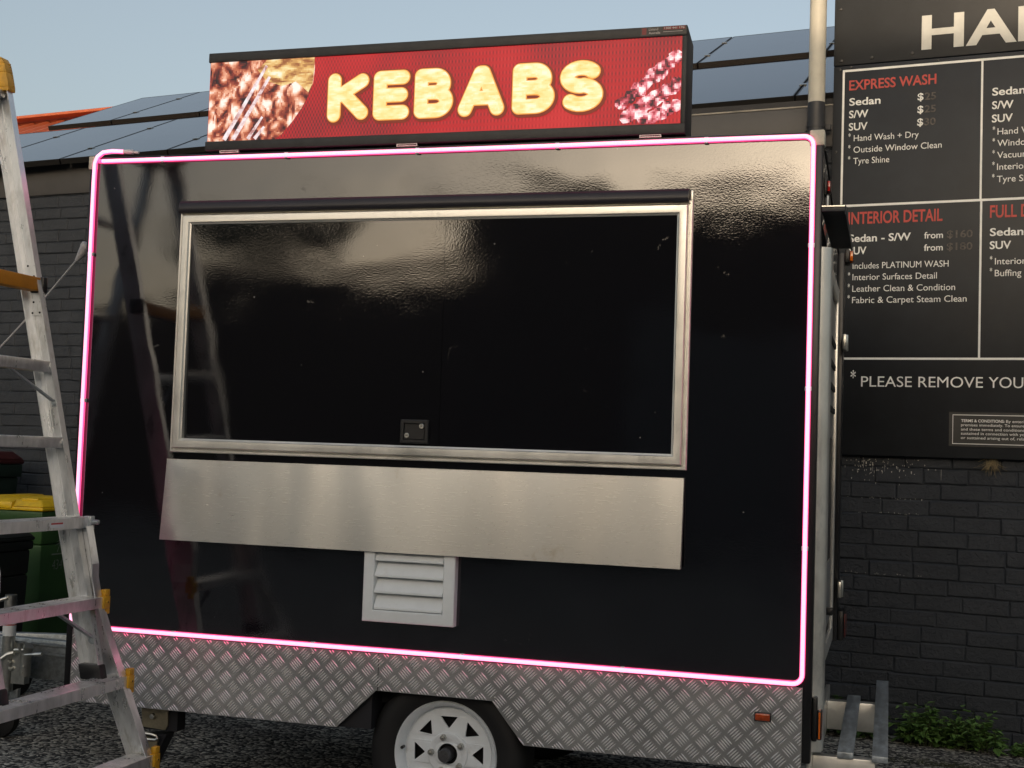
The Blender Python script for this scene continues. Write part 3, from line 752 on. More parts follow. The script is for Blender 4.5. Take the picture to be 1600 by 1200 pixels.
for i in range(nseg):
    for k in range(n_ - 1): fs.append((i * n_ + k, (i + 1) * n_ + k, (i + 1) * n_ + k + 1, i * n_ + k + 1))
fs += [tuple(range(n_)), tuple(nseg * n_ + k for k in range(n_))]
b.add(vs, fs); b.build('hinge_cover', M_vinyl, swo, smooth=40)
b = MB(); b.box(WX1 - .011, WX1 - .001, -.014, -.001, WZ1 - .02, 2.404); b.build('end_stop', M_alu, swo, bevel=0.002)
# paddle lock
b = MB()
lx0, lx1, lz0, lz1 = -1.775, -1.662, 1.467, 1.557
b.rectsweep(lx0, lx1, lz0, lz1, [(0, -.002), (.001, -.016), (.004, -.018), (.013, -.018), (.015, -.016), (.015, -.0098)])
b.box(lx0 + .0155, lx1 - .0155, -.0102, -.0098, lz0 + .0155, lz1 - .0155)
b.box(lx0 + .018, lx1 - .017, -.017, -.0103, lz0 + .017, lz0 + .052)
b.box(lx0 + .018, lx1 - .017, -.013, -.0103, lz0 + .0521, lz0 + .062)
b.cur = 1
for cx, cz in ((lx0 + .028, lz0 + .030), (lx1 - .027, lz1 - .024)):
    b.lathe([(0, -.0215), (.008, -.0215), (.0095, -.020), (.0095, -.0104)], (cx, 0, cz), 'y', 20)
b.cur = 2
for cx, cz in ((lx0 + .028, lz0 + .030), (lx1 - .027, lz1 - .024)):
    b.box(cx - .004, cx + .004, -.0220, -.0216, cz - .001, cz + .0015)
b.build('lock', [M_blackplastic, M_zinc, M_dark], swo, smooth=30)

# folding stainless counter
SX0, SX1, SZ0, SZ1 = -2.756, -0.696, 1.058, 1.374
ya, yb = -0.026, -0.054
b = MB(); nx = 24
vs = []; fs = []
for j in range(7):
    fz = j / 6
    for i in range(nx + 1):
        x = SX0 + (SX1 - SX0) * i / nx
        z = SZ1 + (SZ0 - SZ1) * fz
        wv = 0.0012 * math.sin(x * 5.1 + 0.6) + 0.0009 * math.sin(x * 11.7)
        edge = 0.004 * math.exp(-((x - SX0) / 0.05) ** 2)
        vs.append((x, ya + (yb - ya) * fz + wv * (0.3 + fz) + edge, z))
for j in range(6):
    for i in range(nx): fs.append((j * (nx + 1) + i, j * (nx + 1) + i + 1, (j + 1) * (nx + 1) + i + 1, (j + 1) * (nx + 1) + i))
b.add(vs, fs)
cshelf = b.build('counter_flap', M_steel, TR, smooth=60)
b = MB()
b.box(SX0, SX1, ya + .0015, -.001, SZ1 - .002, SZ1 + .0015)
b.add([(SX0, ya + .003, SZ1), (SX0, -.004, SZ1), (SX0, -.030, SZ0), (SX0, yb + .003, SZ0)], [(0, 1, 2, 3)])
b.add([(SX1, ya + .003, SZ1), (SX1, -.004, SZ1), (SX1, -.030, SZ0), (SX1, yb + .003, SZ0)], [(0, 1, 2, 3)])
b.add([(SX0, yb + .003, SZ0 + .0005), (SX1, yb + .003, SZ0 + .0005), (SX1, -.03, SZ0 + .0005), (SX0, -.03, SZ0 + .0005)], [(0, 1, 2, 3)])
b.build('folded_edge', M_alu, cshelf, smooth=0)

# louvre vent
VX0, VX1, VZ0, VZ1 = -1.892, -1.530, 0.797, 1.13
b = MB(); b.rectsweep(VX0, VX1, VZ0, VZ1, [(0, 0.0), (0, -.034), (.003, -.037), (.030, -.040), (.041, -.040), (.044, -.037), (.046, -.001)])
vent = b.build('vent', M_white, TR, smooth=25)
b = MB(); b.add([(VX0 + .04, -.002, VZ0 + .04), (VX1 - .04, -.002, VZ0 + .04), (VX1 - .04, -.002, VZ1 - .04), (VX0 + .04, -.002, VZ1 - .04)], [(0, 1, 2, 3)])
b.build('backing', M_dark, vent, smooth=0)
n_s = 4; pit = (VZ1 - VZ0 - .092) / n_s
for k in range(n_s):
    zb = VZ0 + .046 + k * pit
    b = MB(); x0, x1 = VX0 + .0465, VX1 - .0465
    pf = [(-.003, zb + pit * 1.02), (-.034, zb + .014), (-.037, zb + .009), (-.037, zb + .0015), (-.0345, zb + .001), (-.0035, zb + pit * 0.93)]
    vs = [(x0, y, z) for y, z in pf] + [(x1, y, z) for y, z in pf]; n_ = len(pf)
    b.add(vs, [(i, (i + 1) % n_, (i + 1) % n_ + n_, i + n_) for i in range(n_)] + [tuple(range(n_)), tuple(range(2 * n_ - 1, n_ - 1, -1))])
    b.build('slat', M_white, vent, smooth=30)

# tread plate skirt: flat sheet plus raised bars
SB = 0.388
arch = [(-1.991, SB), (-1.836, 0.537), (-1.381, 0.537), (-1.256, SB)]
outl = [(X0 + .03, SB)] + arch + [(X1 - .0305, SB), (X1 - .0305, 0.6749), (X0 + .03, 0.6749)]
b = MB()
b.prism(outl, -.0045, -.0015)
def inside(px, pz, poly):
    c = False; n = len(poly); j = n - 1
    for i in range(n):
        xi, zi = poly[i]; xj, zj = poly[j]
        if (zi > pz) != (zj > pz) and px < (xj - xi) * (pz - zi) / (zj - zi) + xi: c = not c
        j = i
    return c
b.cur = 1; cell = 0.0525; q2 = math.sqrt(0.5)
for i in range(-120, 60):
    for j in range(-80, 80):
        cx = ((i + .5) * q2 - (j + .5) * q2) * cell - 1.5; cz = ((i + .5) * q2 + (j + .5) * q2) * cell + 0.5
        if not (X0 < cx < X1 and SB - .04 < cz < .71): continue
        d = (q2, q2) if (i + j) % 2 else (-q2, q2)
        nrm = (-d[1], d[0])
        for k in range(-2, 3):
            mx_, mz_ = cx + nrm[0] * k * .0092, cz + nrm[1] * k * .0092
            hl, hw, hh = .0215, .0025, .0040
            e1 = (mx_ - d[0] * hl, mz_ - d[1] * hl); e2 = (mx_ + d[0] * hl, mz_ + d[1] * hl)
            # clip to the sheet
            ok1, ok2 = inside(e1[0], e1[1], outl), inside(e2[0], e2[1], outl)
            if not ok1 and not ok2: continue
            if not (ok1 and ok2):
                lo, hi = (e1, e2) if ok1 else (e2, e1)
                a_, c_ = 0.0, 1.0
                for _ in range(7):
                    h_ = (a_ + c_) / 2
                    if inside(lo[0] + (hi[0] - lo[0]) * h_, lo[1] + (hi[1] - lo[1]) * h_, outl): a_ = h_
                    else: c_ = h_
                if a_ < .15: continue
                e1, e2 = lo, (lo[0] + (hi[0] - lo[0]) * a_, lo[1] + (hi[1] - lo[1]) * a_)
            m1 = (e1[0] * .72 + e2[0] * .28, e1[1] * .72 + e2[1] * .28); m2 = (e1[0] * .28 + e2[0] * .72, e1[1] * .28 + e2[1] * .72)
            nx_, nz_ = nrm[0] * hw, nrm[1] * hw
            y0, y1 = -.0046, -.0045 - hh
            vs = [(e1[0], y0, e1[1]), (m1[0] + nx_, y0, m1[1] + nz_), (m2[0] + nx_, y0, m2[1] + nz_), (e2[0], y0, e2[1]), (m2[0] - nx_, y0, m2[1] - nz_), (m1[0] - nx_, y0, m1[1] - nz_), (m1[0], y1, m1[1]), (m2[0], y1, m2[1])]
            b.add(vs, [(0, 1, 6), (1, 2, 7, 6), (2, 3, 7), (3, 4, 7), (4, 5, 6, 7), (5, 0, 6)])
skirt = b.build('tread_plate_skirt', [M_plate, M_bars], TR, smooth=60)
b = MB(); b.box(-1.8312, -1.8288, -.0051, -.00451, .538, .6748); b.build('sheet_seam', M_dark, skirt, smooth=0)
sc = MB()
for x, z in ((-2.1, .655), (-1.83, .655), (-1.45, .66), (-.95, .66), (-.6, .66), (-.29, .655), (-1.86, .553), (-1.6, .55), (-1.37, .55), (-1.24, .40), (-.95, .402), (-2.01, .402), (-3.05, .655), (-2.6, .656), (-2.87, .40)):
    sc.lathe([(0, -.0085), (.004, -.008), (.0055, -.0046)], (x, 0, z), 'y', 10)
sc.build('rivets', M_zinc, skirt, smooth=60)
b = MB(); b.add([(X0 + .03, -.003, SB), (X1 - .03, -.003, SB), (X1 - .03, .03, SB - .002), (X0 + .03, .03, SB - .002)], [(0, 1, 2, 3)])
# small marker lamp on the skirt
b = MB(); b.box(-.434, -.376, -.016, -.0075, .551, .583); mk = b.build('side_marker', M_blackplastic, TR, bevel=0.004)
b = MB(); b.box(-.430, -.380, -.024, -.0161, .555, .579); b.build('lens', mat('dark_amber_lens', (0.42, 0.06, 0.012), 0.1, var=0.4, vscale=70, coat=0.6), mk, bevel=0.005)

# chassis and wheel arch
b = MB()
b.box(X0 + .05, X1 - .05, .03, 1.58, .585, .599)
b.box(-2.0, -1.86, .02, .5, .386, .58); b.box(-1.25, -1.2, .02, .5, .386, .58)
b.box(-3.1, -.3, .12, .17, .47, .584); b.box(-3.1, -.3, 1.45, 1.50, .47, .584)
b.box(-1.99, -1.25, .34, .36, .38, .584)
b.box(-1.62, -1.53, .25, 1.4, .28, .33)
b.build('chassis', M_under, TR, smooth=0)
WC = (-1.575, 0.0, 0.308)
def make_wheel(y, sgn):
    wh = part_empty('wheel', TR)
    def yy(v): return y + v * sgn
    b = MB()
    prof = [(.196, .012), (.204, .004), (.215, .0), (.245, -.008), (.275, -.006), (.293, .006), (.303, .022), (.306, .05), (.306, .15), (.300, .175), (.28, .19), (.21, .19)]
    b.lathe([(r_, yy(h)) for r_, h in prof], WC, 'y', 72)
    # tread grooves
    ty = b.build('tyre', M_rub, wh, smooth=40)
    b = MB()
    b.lathe([(r_, yy(h)) for r_, h in [(.201, .016), (.202, .004), (.199, -.002), (.194, .001), (.187, .012), (.181, .020), (.178, .032), (.176, .05), (.166, .053), (.166, .12)]], WC, 'y', 72)
    # disc with eight triangular holes: curve fill
    cu_ = bpy.data.curves.new('disc', 'CURVE'); cu_.dimensions = '2D'; cu_.fill_mode = 'BOTH'; cu_.extrude = 0.003; cu_.bevel_depth = 0.0015; cu_.bevel_resolution = 2
    def spl(pts):
        s_ = cu_.splines.new('POLY'); s_.points.add(len(pts) - 1); s_.use_cyclic_u = True
        for p_, q in zip(s_.points, pts): p_.co = (q[0], q[1], 0, 1)
    spl([(.1665 * math.cos(2 * math.pi * k / 72), .1665 * math.sin(2 * math.pi * k / 72)) for k in range(72)])
    spl([(.040 * math.cos(2 * math.pi * k / 36), .040 * math.sin(2 * math.pi * k / 36)) for k in range(36)])
    for h in range(8):
        ang = math.pi / 2 + h * math.pi / 4 + 0.02
        tri = [(.090, 0), (.138, -.037), (.138, .037)]
        out = []
        for k in range(3):
            p_, a_, c_ = Vector(tri[k]), Vector(tri[k - 1]), Vector(tri[(k + 1) % 3])
            u_, v_ = (a_ - p_).normalized(), (c_ - p_).normalized(); rr = .008
            s1, s2 = p_ + u_ * rr, p_ + v_ * rr
            for f_ in (0, .25, .5, .75, 1):
                out.append(s1 * (1 - f_) ** 2 + p_ * 2 * f_ * (1 - f_) + s2 * f_ ** 2)
        spl([(q.x * math.cos(ang) - q.y * math.sin(ang), q.x * math.sin(ang) + q.y * math.cos(ang)) for q in out])
    oo = bpy.data.objects.new('disc', cu_); COL.objects.link(oo)
    me = bpy.data.meshes.new_from_object(oo.evaluated_get(bpy.context.evaluated_depsgraph_get()))
    dish = lambda r_: 0.044 - 0.018 * max(0, min(1, (.1 - r_) / .05)) if r_ < .1 else 0.044
    b.add([(WC[0] + v.co.x, yy(0.050 - (0.012 * max(0., 1 - math.hypot(v.co.x, v.co.y) / .166)) - (0.006 if math.hypot(v.co.x, v.co.y) < .083 else 0) + v.co.z), WC[2] + v.co.y) for v in me.vertices], [tuple(p.vertices) for p in me.polygons])
    bpy.data.objects.remove(oo); bpy.data.curves.remove(cu_); bpy.data.meshes.remove(me)
    b.lathe([(r_, yy(h)) for r_, h in [(.080, .048), (.079, .034), (.075, .030), (.060, .030), (.052, .033), (.041, .036), (.041, .06)]], WC, 'y', 48)
    rim = b.build('rim', M_rim, wh, smooth=40)
    b = MB(); b.lathe([(r_, yy(h)) for r_, h in [(0, .085), (.165, .085), (.165, .07)]], WC, 'y', 32); b.build('brake_drum', M_dark, wh)
    b = MB(); b.lathe([(r_, yy(h)) for r_, h in [(0, .056), (.040, .055), (.0405, .07)]], WC, 'y', 32); b.cur = 1
    b.lathe([(r_, yy(h)) for r_, h in [(0, -.002), (.021, -.001), (.0245, .003), (.0245, .012), (.026, .013), (.026, .055)]], (WC[0] - .004, 0, WC[2] - .002), 'y', 32)
    b.build('hub_cap', [M_dark, mat('hub_cap_grey', (0.10, 0.10, 0.105), 0.4, 0.5, var=0.3, vscale=60)], wh, smooth=40)
    for k in range(5):
        a_ = R(105 + 72 * k); cx, cz = WC[0] + .0635 * math.cos(a_), WC[2] + .0635 * math.sin(a_)
        b = MB(); b.lathe([(r_, yy(h)) for r_, h in [(.0125, .036), (.0125, .030), (.0105, .028), (.0105, .014)]], (cx, 0, cz), 'y', 6)
        b.lathe([(r_, yy(h)) for r_, h in [(0, .010), (.0055, .011), (.006, .014), (.0105, .0141)]], (cx, 0, cz), 'y', 12)
        b.build('wheel_nut', M_zinc, wh, smooth=30)
    b = MB(); b.tube([(WC[0] - .176, yy(.034), WC[2] + .012), (WC[0] - .176, yy(.012), WC[2] + .012)], .006, 10); b.build('valve', M_blackplastic, wh)
make_wheel(0.055, 1)
make_wheel(1.585, -1)

# stabiliser leg near the towing end
sl_ = MB()
sl_.prism([(-2.868, .384), (-2.748, .384), (-2.746, .315), (-2.757, .294), (-2.86, .30)], .06, .068)
sl_.cur = 1; sl_.box(-2.8681, -2.708, .0685, .13, .29, .386)
sl_.cur = 0; sl_.prism([(-2.845, .27), (-2.778, .255), (-2.80, .178), (-2.862, .205)], .045, .053)
sl_.cur = 1; sl_.hexa([(-2.85, .054, .27), (-2.745, .054, .28), (-2.82, .054, .12), (-2.87, .054, .14), (-2.85, .12, .27), (-2.745, .12, .28), (-2.82, .12, .12), (-2.87, .12, .14)])
sl_.cur = 1; sl_.hexa([(-2.88, .05, .14), (-2.82, .05, .14), (-2.85, .05, .012), (-2.93, .05, .012), (-2.88, .11, .14), (-2.82, .11, .14), (-2.85, .11, .012), (-2.93, .11, .012)])
sl_.box(-2.96, -2.84, .02, .14, 0.0005, .012)
sl_.cur = 2
sl_.tube([(-2.95, .035, .285), (-2.80, .035, .279), (-2.778, .035, .274), (-2.772, .035, .266), (-2.782, .035, .259), (-2.81, .035, .258), (-2.95, .035, .266)], .006, 8)
for x, z in ((-2.812, .345), (-2.835, .225)): sl_.lathe([(0, .046 if z > .3 else .030), (.010, .047 if z > .3 else .031), (.013, .060 if z > .3 else .045)], (x, 0, z), 'y', 10)
sl_.build('stabiliser_leg', [M_tan, M_under, M_zinc], TR, smooth=35)

# drawbar at the towing end
b = MB()
for s_ in (0.96, 1.45):
    b.bar((-3.15, s_, .40), (-4.45, 1.0 + (s_ - 1.0) * .08, .40), .05, .10)
b.box(-4.6, -4.40, .96, 1.04, .36, .44)
db = b.build('drawbar', M_galv, TR, bevel=0.004)
b = MB(); b.box(-4.02, -3.205, .90, .92, .27, .43); b.box(-4.02, -3.205, .89, .921, .4301, .441); b.bar((-3.92, .889, .395), (-3.22, .889, .355), .006, .012)
b.build('front_plate', mat('dull_galvanised', (0.20, 0.22, 0.23), 0.45, 0.5, var=0.35, vscale=40), db, bevel=0.002)
b = MB(); b.tube([(-4.72, 1.0, .43), (-4.58, 1.0, .43)], .038, 14); b.tube([(-4.80, 1.0, .41), (-4.72, 1.0, .43)], .045, 14); b.build('coupling', M_zinc, db)
jw = part_empty('jockey_wheel', TR)
jw.location = (.06, .30, 0)
b = MB(); b.tube([(-4.085, .50, .22), (-4.085, .50, .655)], .030, 18); b.tube([(-4.085, .50, .655), (-4.085, .50, .675), (-4.085, .50, .68)], .028, 18)
b.tube([(-4.085, .50, .66), (-4.09, .47, .665), (-4.13, .45, .65), (-4.145, .44, .62), (-4.15, .44, .50)], .009, 10)
b.build('tube', M_zinc, jw, smooth=40, at=(.02, .30, 0))
b = MB(); b.tube([(-4.085, .50, .485), (-4.085, .50, .60)], .0308, 18); b.cur = 1
for z in (.535, .585): b.tube([(-4.085, .50, z), (-4.085, .50, z + (.006 if z < .56 else .013))], .0312, 18)
b.build('sticker', [M_white, mat('sticker_red', (0.45, 0.04, 0.03), 0.5)], jw, smooth=40, at=(.02, .30, 0))
b = MB()
b.box(-4.13, -4.04, .515, .57, .26, .45); b.tube([(-3.985, .50, .30), (-3.985, .50, .42), (-3.97, .50, .445)], .026, 14); b.box(-4.055, -3.98, .49, .53, .26, .41)
b.tube([(-4.02, .46, .425), (-3.965, .46, .43)], .009, 10); b.tube([(-3.985, .46, .425), (-3.985, .45, .465)], .011, 10); b.tube([(-3.955, .45, .408), (-3.87, .45, .418)], .006, 8); b.tube([(-3.90, .45, .414), (-3.86, .45, .419)], .009, 8)
b.tube([(-4.03, .47, .41), (-4.06, .46, .40), (-4.10, .45, .37)], .010, 8)
for x, z in ((-4.06, .36), (-4.05, .33), (-3.98, .345), (-3.985, .315)): b.lathe([(0, .472), (.008, .473), (.010, .488)], (x, 0, z), 'y', 8)
b.build('clamp', M_zinc, jw, smooth=35, at=(.02, .30, 0))
b = MB(); b.hexa([(-4.13, .45, .19), (-4.04, .45, .23), (-4.05, .45, .10), (-4.10, .45, .06), (-4.13, .47, .19), (-4.04, .47, .23), (-4.05, .47, .10), (-4.10, .47, .06)])
b.hexa([(-4.13, .53, .19), (-4.04, .53, .23), (-4.05, .53, .10), (-4.10, .53, .06), (-4.13, .55, .19), (-4.04, .55, .23), (-4.05, .55, .10), (-4.10, .55, .06)])
b.build('fork', M_galv, jw, smooth=30, at=(.02, .30, 0))
b = MB(); b.lathe([(.02, -.028), (.06, -.028), (.085, -.02), (.09, 0), (.085, .02), (.06, .028), (.02, .028), (.02, -.028)], (-4.10, .50, .091), 'y', 28); b.build('tyre', M_rub, jw, at=(.02, .30, 0))

# rear end: corner post, door, hood, lamps, hinges
b = MB(); prof = [(X1 - .02, .052), (X1 + .006, .056), (X1 + .030, .070), (X1 + .037, .090), (X1 + .037, .125), (X1 + .030, .15), (X1 + .006, .16), (X1 - .02, .162)]
vs = [(x, y, .45) for x, y in prof] + [(x, y, 2.205) for x, y in prof]; n_ = len(prof)
b.add(vs, [(i, (i + 1) % n_, (i + 1) % n_ + n_, i + n_) for i in range(n_)] + [tuple(range(n_)), tuple(range(2 * n_ - 1, n_ - 1, -1))])
b.build('rear_post', M_alu, TR, smooth=50)
b = MB(); b.box(X1 - .012, X1 + .006, .30, 1.10, .72, 2.16)
door = b.build('rear_door', M_blackplastic, TR, bevel=0.003)
b = MB()
for (y0, y1, z0, z1) in ((.28, .34, .70, 2.19), (1.06, 1.12, .70, 2.19), (.3401, 1.0599, 2.13, 2.19), (.3401, 1.0599, .70, .76)): b.box(X1 + .0061, X1 + .022, y0, y1, z0, z1)
b.build('door_frame', M_alu, door, bevel=0.003)
b = MB(); b.box(X1 + .0062, X1 + .012, .40, 1.0, 1.55, 2.10); b.box(X1 + .0062, X1 + .012, .40, 1.0, .80, 1.05)
b.build('kick_plate', M_plate, door)
b = MB()
for z in (1.92, 1.83, 1.74, 1.65): b.box(X1 + .0121, X1 + .02, .45, .95, z, z + .02)
b.build('door_ribs', M_matt, door)
b = MB(); b.box(X1 + .0061, X1 + .03, .24, .28, .86, .935); b.box(X1 + .0301, X1 + .055, .235, .275, .9, .925); b.build('door_handle', M_blackplastic, door, bevel=0.003)
b = MB(); b.box(X1, X1 + .03, 1.40, 1.59, .66, 2.40); b.build('rear_edge_trim', M_blacktrim, TR, bevel=0.004)
for z in (.86, 1.95):
    b = MB(); b.box(X1 + .0305, X1 + .048, 1.30, 1.42, z, z + .07); b.tube([(X1 + .045, 1.36, z - .002), (X1 + .045, 1.36, z + .072)], .012, 10); b.build('hinge', M_zinc, TR, bevel=0.003)
b = MB(); b.box(X1, X1 + .078, -.01, .80, 2.318, 2.338); b.box(X1 + .0781, X1 + .082, -.01, .80, 2.306, 2.340)
b.build('rain_hood', mat('hood_charcoal', (0.035, 0.038, 0.042), 0.5, var=0.2), TR, bevel=0.004)
b = MB(); b.box(X1, X1 + .078, -.014, -.0105, 2.334, 2.338); b.tube([(X1 + .02, -.013, 2.338), (X1 + .02, -.013, 2.372)], .004, 8); b.build('hood_rail', M_zinc, TR)
b = MB(); b.box(X1, X1 + .010, .10, .16, 2.40, 2.46); b.cur = 1; b.box(X1 + .0101, X1 + .024, .105, .155, 2.41, 2.452); b.build('clearance_lamp', [M_blackplastic, M_redlens], TR, bevel=0.003)
b = MB(); b.box(X1 + .0305, X1 + .05, 1.44, 1.55, 2.36, 2.42); b.cur = 1; b.box(X1 + .0501, X1 + .068, 1.45, 1.54, 2.365, 2.415); b.build('clearance_lamp', [M_blackplastic, M_amber], TR, bevel=0.003)
b = MB(); b.box(X1, X1 + .018, .03, .11, .49, .64); b.cur = 1; b.box(X1 + .0181, X1 + .034, .033, .107, .495, .595); b.build('tail_lamp', [M_blackplastic, M_amber], TR, bevel=0.005)
b = MB(); b.box(X1 + .0305, X1 + .055, 1.42, 1.56, .66, .79); b.cur = 1; b.box(X1 + .0551, X1 + .066, 1.43, 1.55, .67, .78); b.build('tail_lamp', [M_blackplastic, M_redlens], TR, bevel=0.005)
b = MB(); b.tube([(X1 + .004, .056, 2.55), (X1 + .006, .30, 2.52), (X1 + .01, .7, 2.42), (X1 + .02, 1.0, 2.33)], .004, 6); b.build('lamp_wire', M_blackplastic, TR)
# rear step frame
b = MB()
b.box(X1 + .002, -.03, .10, .15, .31, .43)
b.box(X1 + .002, -.04, 1.20, 1.25, .31, .43)
b.box(-.26, X1 + .001, .05, 1.5, .30, .45)
stp = b.build('step_frame', M_alu, TR, bevel=0.003)
for x0, x1, y0, y1 in ((-.158, -.104, .085, 1.26), (-.042, .011, .07, 1.72)):
    b = MB(); b.box(x0, x1, y0, y1, .4305, .452); b.build('step_rail', M_galv, stp, bevel=0.002)

# ------------------------------------------------------------------ LED sign on the trailer roof
LS = thing('led_sign', (-1.7, .07, 2.602), 'long red lit LED sign spelling KEBABS, standing on the trailer roof', 'lit sign')
LX0, LX1, LZ0, LZ1 = -2.655, -0.728, 2.6115, 3.007
b = MB()
b.prism([(LX0, LZ0), (LX1, LZ0), (LX1, LZ1), (LX0, LZ1)], .0, .14)
b.v = [(x, y, z - (0.028 if (z > LZ1 - .001 and y > .05) else 0)) for x, y, z in b.v]
b.build('casing', M_casing, LS, bevel=0.003)
b = MB(); b.box(LX0 - .002, LX1, -.017, -.0005, 2.969, LZ1); b.build('bezel', M_casing, LS, bevel=0.003)
b = MB(); b.box(LX0 - .002, LX1, -.017, -.0005, LZ0, 2.648); b.build('bezel', M_casing, LS, bevel=0.003)
b = MB(); b.box(-.745, LX1, -.016, -.0006, 2.6482, 2.9688); b.build('bezel', M_casing, LS, bevel=0.002)
SXL, SXR, SZL, SZH = LX0 + .004, -.7452, 2.6484, 2.9687
b = MB(); b.box(SXL, SXR, -.010, -.0006, SZL, SZH); scr = b.build('screen', M_led, LS, smooth=0)
# meat picture with a round edge
yq = -.0112
arcp = [(-2.193, SZH), (-2.192, 2.92), (-2.197, 2.865), (-2.215, 2.815), (-2.244, 2.765), (-2.28, 2.715), (-2.323, 2.668), (-2.352, SZL)]
b = MB(); pl = [(SXL + .002, SZL)] + [(SXL + .002, SZH)] + arcp
b.add([(x, yq, z) for x, z in pl], [tuple(range(len(pl)))]); pic = b.build('food_picture', M_meat, scr, smooth=0)
b = MB(); fr_ = [(-2.40, SZH - .001), (-2.44, 2.93), (-2.40, 2.885), (-2.33, 2.86), (-2.27, 2.875), (-2.215, 2.83), (-2.199, 2.865), (-2.194, 2.92), (-2.195, SZH - .001)]
b.add([(x, yq - .0006, z) for x, z in fr_], [tuple(range(len(fr_)))]); b.build('fries_picture', M_fries, scr, smooth=0)
b = MB()
for i, (xa, za, xb_, zb_) in enumerate(((-2.575, SZL + .004, -2.40, 2.945), (-2.535, SZL + .004, -2.385, 2.90), (-2.47, SZL + .004, -2.41, 2.74), (-2.44, SZL + .004, -2.40, 2.70))):
    d_ = Vector((xb_ - xa, zb_ - za)).normalized(); n2_ = Vector((-d_.y, d_.x)) * (.010 if i < 2 else .008)
    b.add([(xa - n2_.x, yq - .0012 - i * .0002, max(za - n2_.y, SZL)), (xa + n2_.x, yq - .0012 - i * .0002, max(SZL, za + n2_.y)), (xb_ + n2_.x * .6, yq - .0012 - i * .0002, zb_ + n2_.y * .6), (xb_ - n2_.x * .6, yq - .0012 - i * .0002, zb_ - n2_.y * .6)], [(0, 1, 2, 3)])
b.build('skewer_picture', M_skew, scr, smooth=0)
b = MB(); rs = random.Random(21)
for i, (xa, za, xb_, zb_, n_) in enumerate(((-.975, 2.72, -.748, 2.905, 8), (-.955, 2.672, -.748, 2.80, 8), (-.89, 2.655, -.748, 2.72, 5))):
    for k in range(n_):
        f_ = (k + .5) / n_; cx, cz = xa + (xb_ - xa) * f_, za + (zb_ - za) * f_
        rr = rs.uniform(.026, .036); pts = []
        for q in range(9):
            a_ = 2 * math.pi * q / 9; r2 = rr * rs.uniform(.72, 1.1)
            pts.append((min(cx + r2 * math.cos(a_), SXR - .001), yq - .0003 * (k % 3) - i * .001, max(min(cz + r2 * math.sin(a_), SZH - .002), SZL + .002)))
        b.add(pts, [tuple(range(9))])
b.build('meat_cubes_picture', M_cube, scr, smooth=0)
# fat rounded letters made of strokes
def strokes(ch):
    if ch == 'K': return [[(.14, 0), (.14, 1)], [(.14, .46), (.86, .96)], [(.40, .58), (.86, .04)]]
    if ch == 'E': return [[(.15, 0), (.15, 1)], [(.15, 0), (.85, 0)], [(.15, .5), (.80, .5)], [(.15, 1), (.85, 1)]]
    if ch == 'A': return [[(.08, 0), (.46, 1)], [(.46, 1), (.54, 1)], [(.92, 0), (.54, 1)], [(.24, .30), (.76, .30)]]
    if ch == 'B':
        up_ = [(.15, 1), (.55, 1)] + [(.55 + .25 * math.sin(R(a)), .76 + .24 * math.cos(R(a))) for a in range(15, 180, 15)] + [(.55, .52), (.15, .52)]
        lo_ = [(.55, .52)] + [(.57 + .31 * math.sin(R(a)), .26 + .26 * math.cos(R(a))) for a in range(15, 180, 15)] + [(.57, 0), (.15, 0)]
        return [[(.15, 0), (.15, 1)], up_, lo_]
    if ch == 'S':
        p = [(.5 + .36 * math.cos(R(a)), .75 + .25 * math.sin(R(a))) for a in range(35, 271, 18)]
        q = [(.5 + .38 * math.cos(R(a)), .26 + .26 * math.sin(R(a))) for a in range(80, -146, -18)]
        return [p + q]
def ribbon(mb, pts, r_, y):
    k = 0
    for i in range(len(pts) - 1):
        a_, c_ = Vector(pts[i]), Vector(pts[i + 1]); d_ = (c_ - a_)
        if d_.length < 1e-6: continue
        d_.normalize(); n2_ = Vector((-d_.y, d_.x)) * r_
        ang = math.atan2(d_.y, d_.x)
        poly = [(a_.x + r_ * math.cos(ang + R(90 + 180 * q / 10)), a_.y + r_ * math.sin(ang + R(90 + 180 * q / 10))) for q in range(11)] + \
               [(c_.x + r_ * math.cos(ang + R(-90 + 180 * q / 10)), c_.y + r_ * math.sin(ang + R(-90 + 180 * q / 10))) for q in range(11)]
        mb.add([(x, y - 0.00003 * k, z) for x, z in poly], [tuple(range(22))]); k += 1
for ch, xa, xb_ in (('K', -2.132, -1.957), ('E', -1.940, -1.788), ('B', -1.771, -1.611), ('A', -1.594, -1.408), ('B', -1.381, -1.214), ('S', -1.198, -1.031)):
    z0, z1, r_ = 2.704, 2.899, .0295
    lay = []
    for rr, y, M, nm in ((.0295 + .008, yq - .0005, M_let0, 'letter_shadow'), (.0295, yq - .0025, M_let2, 'letter_rim'), (.0256, yq - .0045, M_let1, 'letter_face')):
        b = MB()
        for k, st in enumerate(strokes(ch)):
            ux = [p[0] for q in strokes(ch) for p in q]; u0, u1 = min(ux), max(ux)
            pts = [(xa + r_ + (xb_ - xa - 2 * r_) * (p[0] - u0) / (u1 - u0), z0 + r_ + (z1 - z0 - 2 * r_) * p[1]) for p in st]
            dx = (.004, -.004) if nm == 'letter_shadow' else (0, 0)
            ribbon(b, [(p[0] + dx[0], p[1] + dx[1]) for p in pts], rr, y - k * .0004)
        b.build(nm, M, scr, smooth=0)
